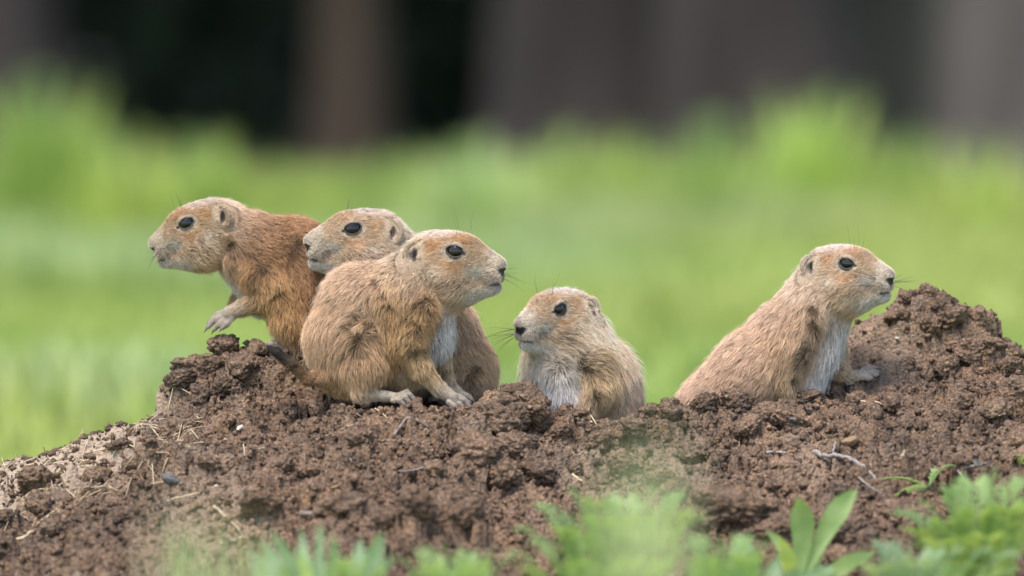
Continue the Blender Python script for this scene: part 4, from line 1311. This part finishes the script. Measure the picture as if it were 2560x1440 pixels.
# the leafy rosette bottom left of centre
leafy_plant('leafy_weed', 'silvery green leafy rosette at the bottom left of centre', 'plant', 810, -0.72,
    [(x_, y_, d_, w_ * 0.68) for x_, y_, d_, w_ in [(655, 1345, 0.03, 44), (700, 1322, -0.02, 46), (752, 1330, 0.05, 40), (800, 1305, 0.02, 34), (848, 1318, -0.03, 48), (905, 1335, 0.03, 52), (985, 1312, 0.0, 60), (960, 1375, -0.06, 56), (690, 1385, -0.05, 54), (630, 1400, 0.02, 44), (770, 1375, -0.08, 56), (870, 1380, -0.09, 56), (740, 1410, -0.1, 60), (930, 1420, -0.1, 60), (650, 1430, -0.1, 56), (830, 1425, -0.12, 60)]] + [(rng.uniform(620, 985), rng.uniform(1340, 1440), rng.uniform(-0.1, 0.06), rng.uniform(22, 36)) for _ in range(26)], M_SILVER, 1.0, LG)
leafy_plant('leafy_weed', 'low leafy weed at the bottom edge between rosette and feathery plants', 'plant', 1100, -0.66,
    [(1040, 1400, 0, 44), (1090, 1365, 0.03, 42), (1135, 1385, -0.03, 44), (1180, 1400, 0.02, 42), (1230, 1395, 0.0, 44), (1010, 1425, -0.05, 46), (1150, 1425, -0.06, 48), (1250, 1425, -0.05, 46), (1075, 1430, -0.07, 46)], M_LEAF, 1.0, LG)
# two tall lance leaves
leafy_plant('broad_leaved_weed', 'weed with two upright lance shaped leaves at lower right', 'plant', 1985, -0.36,
    [(1990, 1232, 0.0, 62), (2140, 1200, 0.02, 56), (2195, 1352, -0.03, 44), (1935, 1300, 0.03, 30), (2050, 1350, 0.02, 46), (1960, 1340, -0.05, 40)], M_LEAF, 1.0, None, 0.45, 0.03)
leafy_plant('leafy_weed', 'pale broad leaved weed at the bottom right of centre', 'plant', 1850, -0.62,
    [(1760, 1350, 0, 66), (1830, 1335, 0.02, 70), (1900, 1355, -0.02, 70), (1950, 1385, 0.02, 60), (1720, 1390, -0.04, 62), (1800, 1395, -0.06, 70), (1880, 1405, -0.08, 72), (2010, 1400, 0, 66), (1950, 1425, -0.1, 70), (2080, 1390, 0.02, 66), (2120, 1420, -0.06, 66)], M_SILVER, 1.0, LG)
# feathery plants
feathery_plant('feathery_plant', 'blurred feathery plant with arching fronds right of the central clod', 1560, -0.66,
    [(1285, 1325, 0.0), (1340, 1268, 0.03), (1420, 1232, 0.0), (1480, 1262, -0.05), (1560, 1255, 0.03), (1640, 1232, 0.0), (1700, 1252, 0.02), (1765, 1300, 0.0), (1730, 1290, -0.04), (1610, 1300, -0.08), (1500, 1310, -0.08), (1400, 1330, -0.08)], M_FERN, 78, 12, FG)
feathery_plant('feathery_plant', 'blurred feathery plant at the bottom below the arching fronds', 1500, -0.72,
    [(1270, 1385, 0), (1330, 1360, 0.02), (1400, 1345, 0), (1470, 1350, 0.03), (1540, 1345, 0), (1610, 1350, 0.02), (1680, 1340, 0), (1740, 1370, 0), (1300, 1425, -0.04), (1440, 1410, -0.05), (1580, 1410, -0.05), (1690, 1415, -0.05)], M_FERN, 72, 11, FG)
feathery_plant('feathery_plant', 'green feathery plant in the bottom right corner', 2450, -0.50,
    [(2235, 1290, 0.02), (2300, 1262, 0.0), (2370, 1240, 0.02), (2430, 1215, 0.03), (2490, 1195, 0.0), (2560, 1215, 0.02), (2620, 1230, 0.0), (2270, 1330, -0.04), (2350, 1310, -0.05), (2440, 1290, -0.06), (2530, 1280, -0.06), (2590, 1300, -0.05), (2330, 1365, -0.08), (2470, 1350, -0.09)], M_FERN, 76, 12, FG)
feathery_plant('feathery_plant', 'low feathery plant at the bottom right between lance leaves and corner', 2280, -0.66,
    [(2140, 1395, 0), (2200, 1375, 0.02), (2270, 1385, 0), (2340, 1390, 0.02), (2410, 1380, 0.0), (2480, 1385, 0.0), (2550, 1390, 0.0), (2180, 1425, -0.05), (2300, 1420, -0.05), (2420, 1420, -0.05), (2530, 1430, -0.05)], M_SILVER, 72, 11, FG)
feathery_plant('feathery_plant', 'small feathery plant at the bottom edge right of the silvery rosette', 1130, -0.74,
    [(1000, 1405, 0), (1050, 1388, 0.02), (1110, 1378, 0), (1170, 1392, 0.02), (1230, 1385, 0), (1285, 1400, 0), (1080, 1425, -0.05), (1200, 1425, -0.05)], M_FERN, 60, 11, FG)
feathery_plant('feathery_plant', 'feathery plant at the bottom edge left of the two lance leaves', 1800, -0.76,
    [(1690, 1375, 0), (1740, 1350, 0.02), (1800, 1362, 0), (1860, 1350, 0.02), (1920, 1372, 0), (1975, 1390, 0), (1760, 1405, -0.05), (1880, 1405, -0.05)], M_FERN, 66, 11, FG)
# seedling on the mound
p = hit(2322, 1248)
sd = thing('seedling', p, 'small seedling with two toothed leaf sprays on the right slope', 'plant')
for tx, ty, dy in [(2205, 1198, -0.01), (2388, 1165, 0.0), (2345, 1175, 0.01)]:
    e = at(tx, ty, p[1] + dy)
    m_ = p * 0.5 + e * 0.5; m_[2] = e[2] + 0.004
    leaf_obj(sd, *frond_mesh(bez(p, m_, e, 9) - p, 17 * S, 8, lob=1), M_LEAF, 'frond')
e = at(2235, 1238, p[1] - 0.01)
leaf_obj(sd, *blade(bez(p, (p + e) / 2 + np.array([0, 0, 0.004]), e, 7) - p, 30 * S, (0, -0.5, 0.6), 0.2), M_SILVER)
p = hit(2550, 1170)
sd = thing('seedling', p, 'single green leaf tip at the right edge of the mound', 'plant')
e = at(2532, 1140, p[1]); e2 = at(2590, 1132, p[1])
leaf_obj(sd, *blade(bez(p, (p + e) / 2 + np.array([0, 0, 0.006]), e, 7) - p, 22 * S, (0, -0.6, 0.6), 0.2), M_LEAF)
leaf_obj(sd, *blade(bez(p, (p + e2) / 2 + np.array([0, 0, 0.008]), e2, 7) - p, 26 * S, (0, -0.6, 0.6), 0.2), M_LEAF)
# thin grass on the lower left of the slope
gl = thing('grass_tuft', root_at(500, -0.75), 'thin pale grass tuft blurred at the bottom left', 'grass tuft')
o0 = np.array(gl.location)
for i in range(46):
    tx = rng.uniform(400, 660); ty = rng.uniform(1275, 1440); yy = -0.75 + rng.uniform(-0.12, 0.1)
    e = at(tx, ty, yy); b0 = np.array([e[0] + rng.normal(0, 0.02), yy + rng.normal(0, 0.02), 0]); b0[2] = gz(b0[0], b0[1])
    m_ = (b0 + e) / 2; m_[2] = e[2] * 0.85
    leaf_obj(gl, *blade(bez(b0, m_, e, 6) - o0, 0.0022, (1, rng.normal(0, 0.4), 0), 0.1, prof=([0, 0.6, 1], [1, 0.8, 0.05])), M_TUFT, 'blade')
# tall grass much nearer the lens, melted into a haze
def near_tuft(label, px, y, tops, w):
    r0 = root_at(px, y); r0[2] = 0
    g = thing('tall_grass_stem', r0, label, 'grass')
    for tx, ty in tops:
        e = at(tx, ty, y + rng.uniform(-0.1, 0.1))
        b0 = r0 + np.array([rng.normal(0, 0.02), rng.normal(0, 0.02), 0])
        m_ = (b0 + e) / 2; m_[2] = e[2] * 0.8; m_[0] = b0[0] * 0.7 + e[0] * 0.3
        leaf_obj(g, *blade(bez(b0, m_, e, 8) - r0, w * rng.uniform(0.7, 1.2), (1, rng.normal(0, 0.3), 0), 0.1, prof=([0, 0.5, 0.85, 1], [1, 1, 0.8, 0.1])), M_GRASSBLADE, 'blade')
near_tuft('greenish grass stems close to the lens, blurred to a haze right of the central clod', 1600, -3.9, [(1560, 1080), (1620, 1060), (1690, 1090), (1520, 1130), (1650, 1120)], 0.0045)
near_tuft('greenish grass stems close to the lens, blurred to a haze at lower left', 480, -3.6, [(430, 1260), (500, 1250), (560, 1290), (620, 1300)], 0.005)

# ---- meadow behind
m_grass, nt, b = mat_new('meadow_grass')
aN = N(nt, 'ShaderNodeAttribute', attribute_name='tint')
nt.links.new(aN.outputs['Color'], b.inputs['Base Color'])
b.inputs['Roughness'].default_value = 0.5; b.inputs['Specular IOR Level'].default_value = 0.3
tr = N(nt, 'ShaderNodeBsdfTranslucent'); ms = N(nt, 'ShaderNodeMixShader'); ms.inputs[0].default_value = 0.45
mu = N(nt, 'ShaderNodeMix', data_type='RGBA', blend_type='MULTIPLY'); mu.inputs[0].default_value = 1; mu.inputs[7].default_value = (1.1, 1.1, 0.8, 1)
nt.links.new(aN.outputs['Color'], mu.inputs[6]); nt.links.new(mu.outputs[2], tr.inputs[0])
nt.links.new(b.outputs[0], ms.inputs[1]); nt.links.new(tr.outputs[0], ms.inputs[2]); nt.links.new(ms.outputs[0], nt.nodes['Material Output'].inputs[0])

def blades_np(x, y, z0, h, w, lean, ang, col):
    """many simple bent blades at once: 5 vertices, 1 quad + ... as triangles"""
    n = len(x)
    dx, dy = np.cos(ang), np.sin(ang)
    base = np.stack([x, y, z0], 1)
    sidev = np.stack([-dy, dx, 0 * dx], 1) * (w / 2)[:, None]
    ld = np.stack([dx, dy, 0 * dx], 1)
    m_ = base + np.stack([0 * x, 0 * x, h * 0.6], 1) + ld * (lean * 0.35)[:, None]
    tp = base + np.stack([0 * x, 0 * x, h], 1) + ld * lean[:, None]
    V = np.stack([base - sidev * 0.6, base + sidev * 0.6, m_ + sidev, m_ - sidev, tp], 1).reshape(-1, 3)
    k = np.arange(n)[:, None] * 5
    F = np.concatenate([k + [0, 1, 2], k + [0, 2, 3], k + [3, 2, 4]])
    C = np.repeat(col, 5, axis=0)
    return V, F, C

NG = 64000
gyv = 1.8 + 7.8 * rng.random(NG) ** 0.9
gxv = rng.uniform(-1, 1, NG) * (0.085 * (8 + gyv) + 0.7)
pp = np.stack([gxv, gyv * 0.6, gxv * 0], 1)
n_a = vnoise(pp * 2.6 + 5, 3); n_b = vnoise(pp * 5.5 + 9, 8); n_c = vnoise(pp * 1.4 + 2, 21)
gh_ = (0.06 + 0.10 * n_a + 0.05 * rng.random(NG)) * (0.7 + 0.05 * sstep(gyv, 6.5, 8.8)) * (0.8 + 0.5 * n_c)
gcol = np.array([0.27, 0.345, 0.085])[None] * (0.75 + 0.5 * n_b)[:, None]
gcol = gcol * (1 - 0.5 * sstep(n_c, 0.45, 0.8))[:, None] + 0.5 * sstep(n_c, 0.45, 0.8)[:, None] * np.array([0.42, 0.43, 0.13])[None]
gcol = gcol * (1 - 0.45 * sstep(n_a, 0.6, 0.9))[:, None] + 0.45 * sstep(n_a, 0.6, 0.9)[:, None] * np.array([0.37, 0.43, 0.28])[None]
Vg, Fg, Cg = blades_np(gxv, gyv, np.full(NG, -0.01), gh_, rng.uniform(0.006, 0.016, NG), gh_ * rng.uniform(0.1, 0.7, NG), rng.uniform(0, 6.28, NG), gcol)
new_obj('meadow_grass', mesh_np('meadow_grass', Vg, Fg, True, Cg), None, m_grass, kind='stuff', label='sunny green meadow grass far behind the mound, out of focus', category='grass')

def weed(label, px, top_py, y, width_px, col, n=220):
    c = at(px, top_py, y)
    k = (8 + y) / 8 * S
    g = thing('meadow_weed', (c[0], y, 0), label, 'plant', 'tall weeds in the meadow')
    st = []
    for i in range(9):
        a_ = rng.uniform(0, 6.28); r_ = rng.uniform(0.0, 0.32) * width_px * k
        e = np.array([math.cos(a_) * r_, math.sin(a_) * r_, c[2] * rng.uniform(0.8, 1.0)])
        st.append(tube(bez((0, 0, 0), (e[0] * 0.3, e[1] * 0.3, e[2] * 0.6), e, 5), 0.003, 4))
    new_obj('stem', mesh_np('stem', *join(st)), g, M_LEAF)
    n = int(n * 0.6)
    hh_ = c[2] * (0.45 + 0.55 * rng.random(n) ** 0.8)
    bx = rng.normal(0, 0.20 * width_px * k, n); by = rng.normal(0, 0.20 * width_px * k, n)
    hh_ = hh_ * np.exp(-(bx ** 2 + by ** 2) / (2 * (0.5 * width_px * k) ** 2)) * 1.05
    V_, F_, C_ = blades_np(bx, by, 0 * bx, hh_, rng.uniform(0.010, 0.022, n), hh_ * rng.uniform(0.1, 0.45, n), np.arctan2(by, bx) + rng.normal(0, 0.8, n), np.array(col)[None] * np.array([1.42, 1.28, 1.0]) * rng.uniform(0.75, 1.25, n)[:, None])
    new_obj('foliage', mesh_np('foliage', V_, F_, True, C_), g, m_grass)
weed('tallest blurred green weed at the far left edge of the meadow', 110, 165, 7.9, 280, (0.26, 0.37, 0.12), 300)
weed('blurred yellowish weed clump left, right of the tallest edge weed', 300, 310, 7.0, 210, (0.33, 0.42, 0.13), 170)
weed('blurred green weed clump above the leftmost animal', 505, 310, 7.5, 210, (0.28, 0.39, 0.13), 170)
weed('blurred pale green weed clump above the crouching animal', 1170, 330, 6.9, 260, (0.32, 0.43, 0.22), 200)
weed('blurred yellow green weed clump at the middle of the meadow edge', 1400, 305, 7.4, 220, (0.30, 0.40, 0.13), 150)
weed('tall blurred bright green weed above the right animal', 2040, 200, 7.7, 270, (0.32, 0.44, 0.14), 240)
weed('low blurred green weed left of the tall bright one', 1780, 270, 7.3, 350, (0.27, 0.38, 0.14), 220)
weed('low blurred yellowish weed at the right edge of the meadow', 2430, 330, 7.1, 300, (0.33, 0.42, 0.14), 180)

weed('blurred green weed clump left of the middle of the meadow edge', 940, 370, 7.3, 240, (0.27, 0.38, 0.12), 170)
weed('blurred green weed between the middle clump and the low wide one', 1590, 330, 7.6, 220, (0.29, 0.39, 0.12), 170)
weed('blurred green weed right of the tall bright one', 2260, 320, 7.6, 220, (0.27, 0.37, 0.12), 170)
weed('blurred low weed below the slim brown trunk', 700, 380, 7.5, 240, (0.30, 0.39, 0.12), 160)

# ---- trees and dark shrubs at the back
m_wood = rough_material('floor_shade', (0.018, 0.014, 0.010), (0.05, 0.038, 0.026), 6, 0.95, 0.5)  # dark colour of this added sheet stands in for shaded ground
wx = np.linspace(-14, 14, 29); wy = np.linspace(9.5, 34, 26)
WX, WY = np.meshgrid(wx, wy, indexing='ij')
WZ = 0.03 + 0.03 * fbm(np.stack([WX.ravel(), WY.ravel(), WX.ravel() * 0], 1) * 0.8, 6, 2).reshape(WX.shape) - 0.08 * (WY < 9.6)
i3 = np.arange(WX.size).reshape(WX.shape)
new_obj('shaded_floor', mesh_np('shaded_floor', np.stack([WX.ravel(), WY.ravel(), WZ.ravel()], 1), np.stack([i3[:-1, :-1].ravel(), i3[1:, :-1].ravel(), i3[1:, 1:].ravel(), i3[:-1, 1:].ravel()], 1)), None, m_wood, kind='structure')
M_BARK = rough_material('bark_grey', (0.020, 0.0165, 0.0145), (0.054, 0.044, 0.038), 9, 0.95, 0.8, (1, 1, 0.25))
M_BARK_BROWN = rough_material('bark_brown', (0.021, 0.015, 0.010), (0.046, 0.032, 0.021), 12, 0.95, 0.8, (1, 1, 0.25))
M_SHADELEAF = leaf_material('leaf_evergreen_shaded', (0.012, 0.022, 0.010), (0.024, 0.038, 0.016), 8, 0.5, 0.15)  # deep shade at the back is put into this near-black leaf colour
M_SHADE_CROWN = leaf_material('leaf_shade_crown', (0.04, 0.075, 0.02), (0.07, 0.11, 0.03), 3, 0.5, 0.3)

def leaf_cloud(c, r, n, size, seed):
    r_ = np.random.default_rng(seed)
    d = norm(r_.normal(size=(n, 3))); rad = r_.random(n) ** 0.45
    P = d * rad[:, None] * np.array(r)[None] * (1 + 0.35 * fbm(d * 2.2 + seed, seed, 3))[:, None] + np.array(c)[None]
    u = norm(r_.normal(size=(n, 3))); v = norm(np.cross(u, r_.normal(size=(n, 3))))
    s_ = (size * r_.uniform(0.6, 1.3, n))[:, None]
    V_ = np.stack([P - u * s_, P - v * s_ * 0.45, P + u * s_, P + v * s_ * 0.45], 1).reshape(-1, 3)
    F_ = np.arange(4 * n).reshape(n, 4)
    return V_, F_

def tree(label, px0, px1, y, mat, seed, lean=0.0):
    a, b2 = at(px0, 300, y), at(px1, 300, y)
    cx_ = (a[0] + b2[0]) / 2; w = (b2[0] - a[0]) / 2
    t = thing('tree', (cx_, y, -0.02), label, 'tree', 'trees shading the back of the meadow')
    r_ = np.random.default_rng(seed)
    zs = np.array([0, 0.06, 0.15, 0.35, 0.8, 1.5, 2.3, 3.2, 4.2])
    rad = w * np.array([1.7, 1.35, 1.12, 1.0, 0.97, 0.92, 0.82, 0.6, 0.25])
    pts = np.stack([lean * zs + 0.03 * np.sin(zs * 1.3 + seed), 0.03 * np.cos(zs * 1.1 + seed) - 0.03, zs], 1)
    V_, F_ = tube(pts, rad, 24)
    an = np.arctan2(V_[:, 1] - np.repeat(pts[:, 1], 24), V_[:, 0] - np.repeat(pts[:, 0], 24))
    furrow = 1 + 0.05 * np.sin(an * 9 + seed) + 0.04 * fbm(np.stack([np.cos(an) * 3, np.sin(an) * 3, V_[:, 2]], 1), seed, 3)
    ctr = np.repeat(pts, 24, axis=0)
    V_[:, :2] = ctr[:, :2] + (V_[:, :2] - ctr[:, :2]) * furrow[:, None]
    new_obj('trunk', mesh_np('trunk', V_, F_), t, mat)
    for i in range(5):
        h0 = 2.0 + 0.4 * i; a_ = i * 2.4 + seed
        p0 = np.array([lean * h0, 0, h0]); e = p0 + np.array([math.cos(a_) * 1.5, math.sin(a_) * 1.5, 1.2])
        new_obj('limb', mesh_np('limb', *tube(bez(p0, (p0 + e) / 2 + np.array([0, 0, -0.1]), e, 7), np.linspace(w * 0.45, w * 0.12, 7), 8)), t, mat)
    parts = [leaf_cloud((lean * 4 + r_.normal(0, 1.0), r_.normal(1.3, 0.8), 4.4 + r_.uniform(-0.4, 1.2)), (1.3, 1.2, 0.8), 1100, 0.12, seed * 10 + q) for q in range(5)]  # foliage above the view, put in to shade the trunks and shrubs
    new_obj('crown', mesh_np('crown', *join(parts)), t, M_SHADE_CROWN)

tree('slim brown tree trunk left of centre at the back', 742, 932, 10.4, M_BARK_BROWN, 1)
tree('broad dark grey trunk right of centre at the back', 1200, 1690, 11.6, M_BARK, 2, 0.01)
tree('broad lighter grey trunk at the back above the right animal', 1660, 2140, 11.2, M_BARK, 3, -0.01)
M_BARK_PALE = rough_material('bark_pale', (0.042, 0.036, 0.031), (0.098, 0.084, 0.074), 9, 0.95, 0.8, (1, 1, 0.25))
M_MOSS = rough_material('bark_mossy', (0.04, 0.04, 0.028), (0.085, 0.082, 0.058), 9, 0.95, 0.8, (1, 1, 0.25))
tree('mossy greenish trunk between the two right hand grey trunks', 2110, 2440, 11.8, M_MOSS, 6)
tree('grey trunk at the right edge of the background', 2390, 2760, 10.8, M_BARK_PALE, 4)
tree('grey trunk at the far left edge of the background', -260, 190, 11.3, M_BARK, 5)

def dark_shrub(label, px, y, w, h, seed):
    c = at(px, 300, y)
    t = thing('evergreen_shrub', (c[0], y, 0), label, 'shrub', 'evergreen shrubs in shade-dark colour at the back')
    V_, F_ = leaf_cloud((0, 0, h * 0.5), (w / 2, 0.4, h * 0.6), 9000, 0.045, seed)
    new_obj('foliage', mesh_np('foliage', V_, F_), t, M_SHADELEAF)
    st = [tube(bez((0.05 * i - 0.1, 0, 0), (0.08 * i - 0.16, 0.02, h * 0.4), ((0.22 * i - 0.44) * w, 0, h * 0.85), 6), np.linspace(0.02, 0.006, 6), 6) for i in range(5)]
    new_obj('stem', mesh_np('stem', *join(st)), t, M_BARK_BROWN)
dark_shrub('evergreen shrub coloured black with shade left of the slim brown trunk', 430, 12.8, 1.6, 2.0, 51)
dark_shrub('evergreen shrub coloured black with shade right of the slim brown trunk', 1060, 13.0, 1.5, 2.0, 52)
dark_shrub('evergreen shrub coloured dark with shade behind the left edge trunk', -60, 13.3, 1.6, 2.0, 53)
dark_shrub('shrub coloured dark with shade behind the two broad grey trunks', 1660, 13.6, 1.7, 2.0, 55)
dark_shrub('shrub coloured dark with shade at the right behind the edge trunk', 2680, 13.3, 1.5, 2.0, 56)
dark_shrub('shrub coloured dark with shade behind the slim brown trunk', 800, 13.9, 1.6, 2.1, 57)
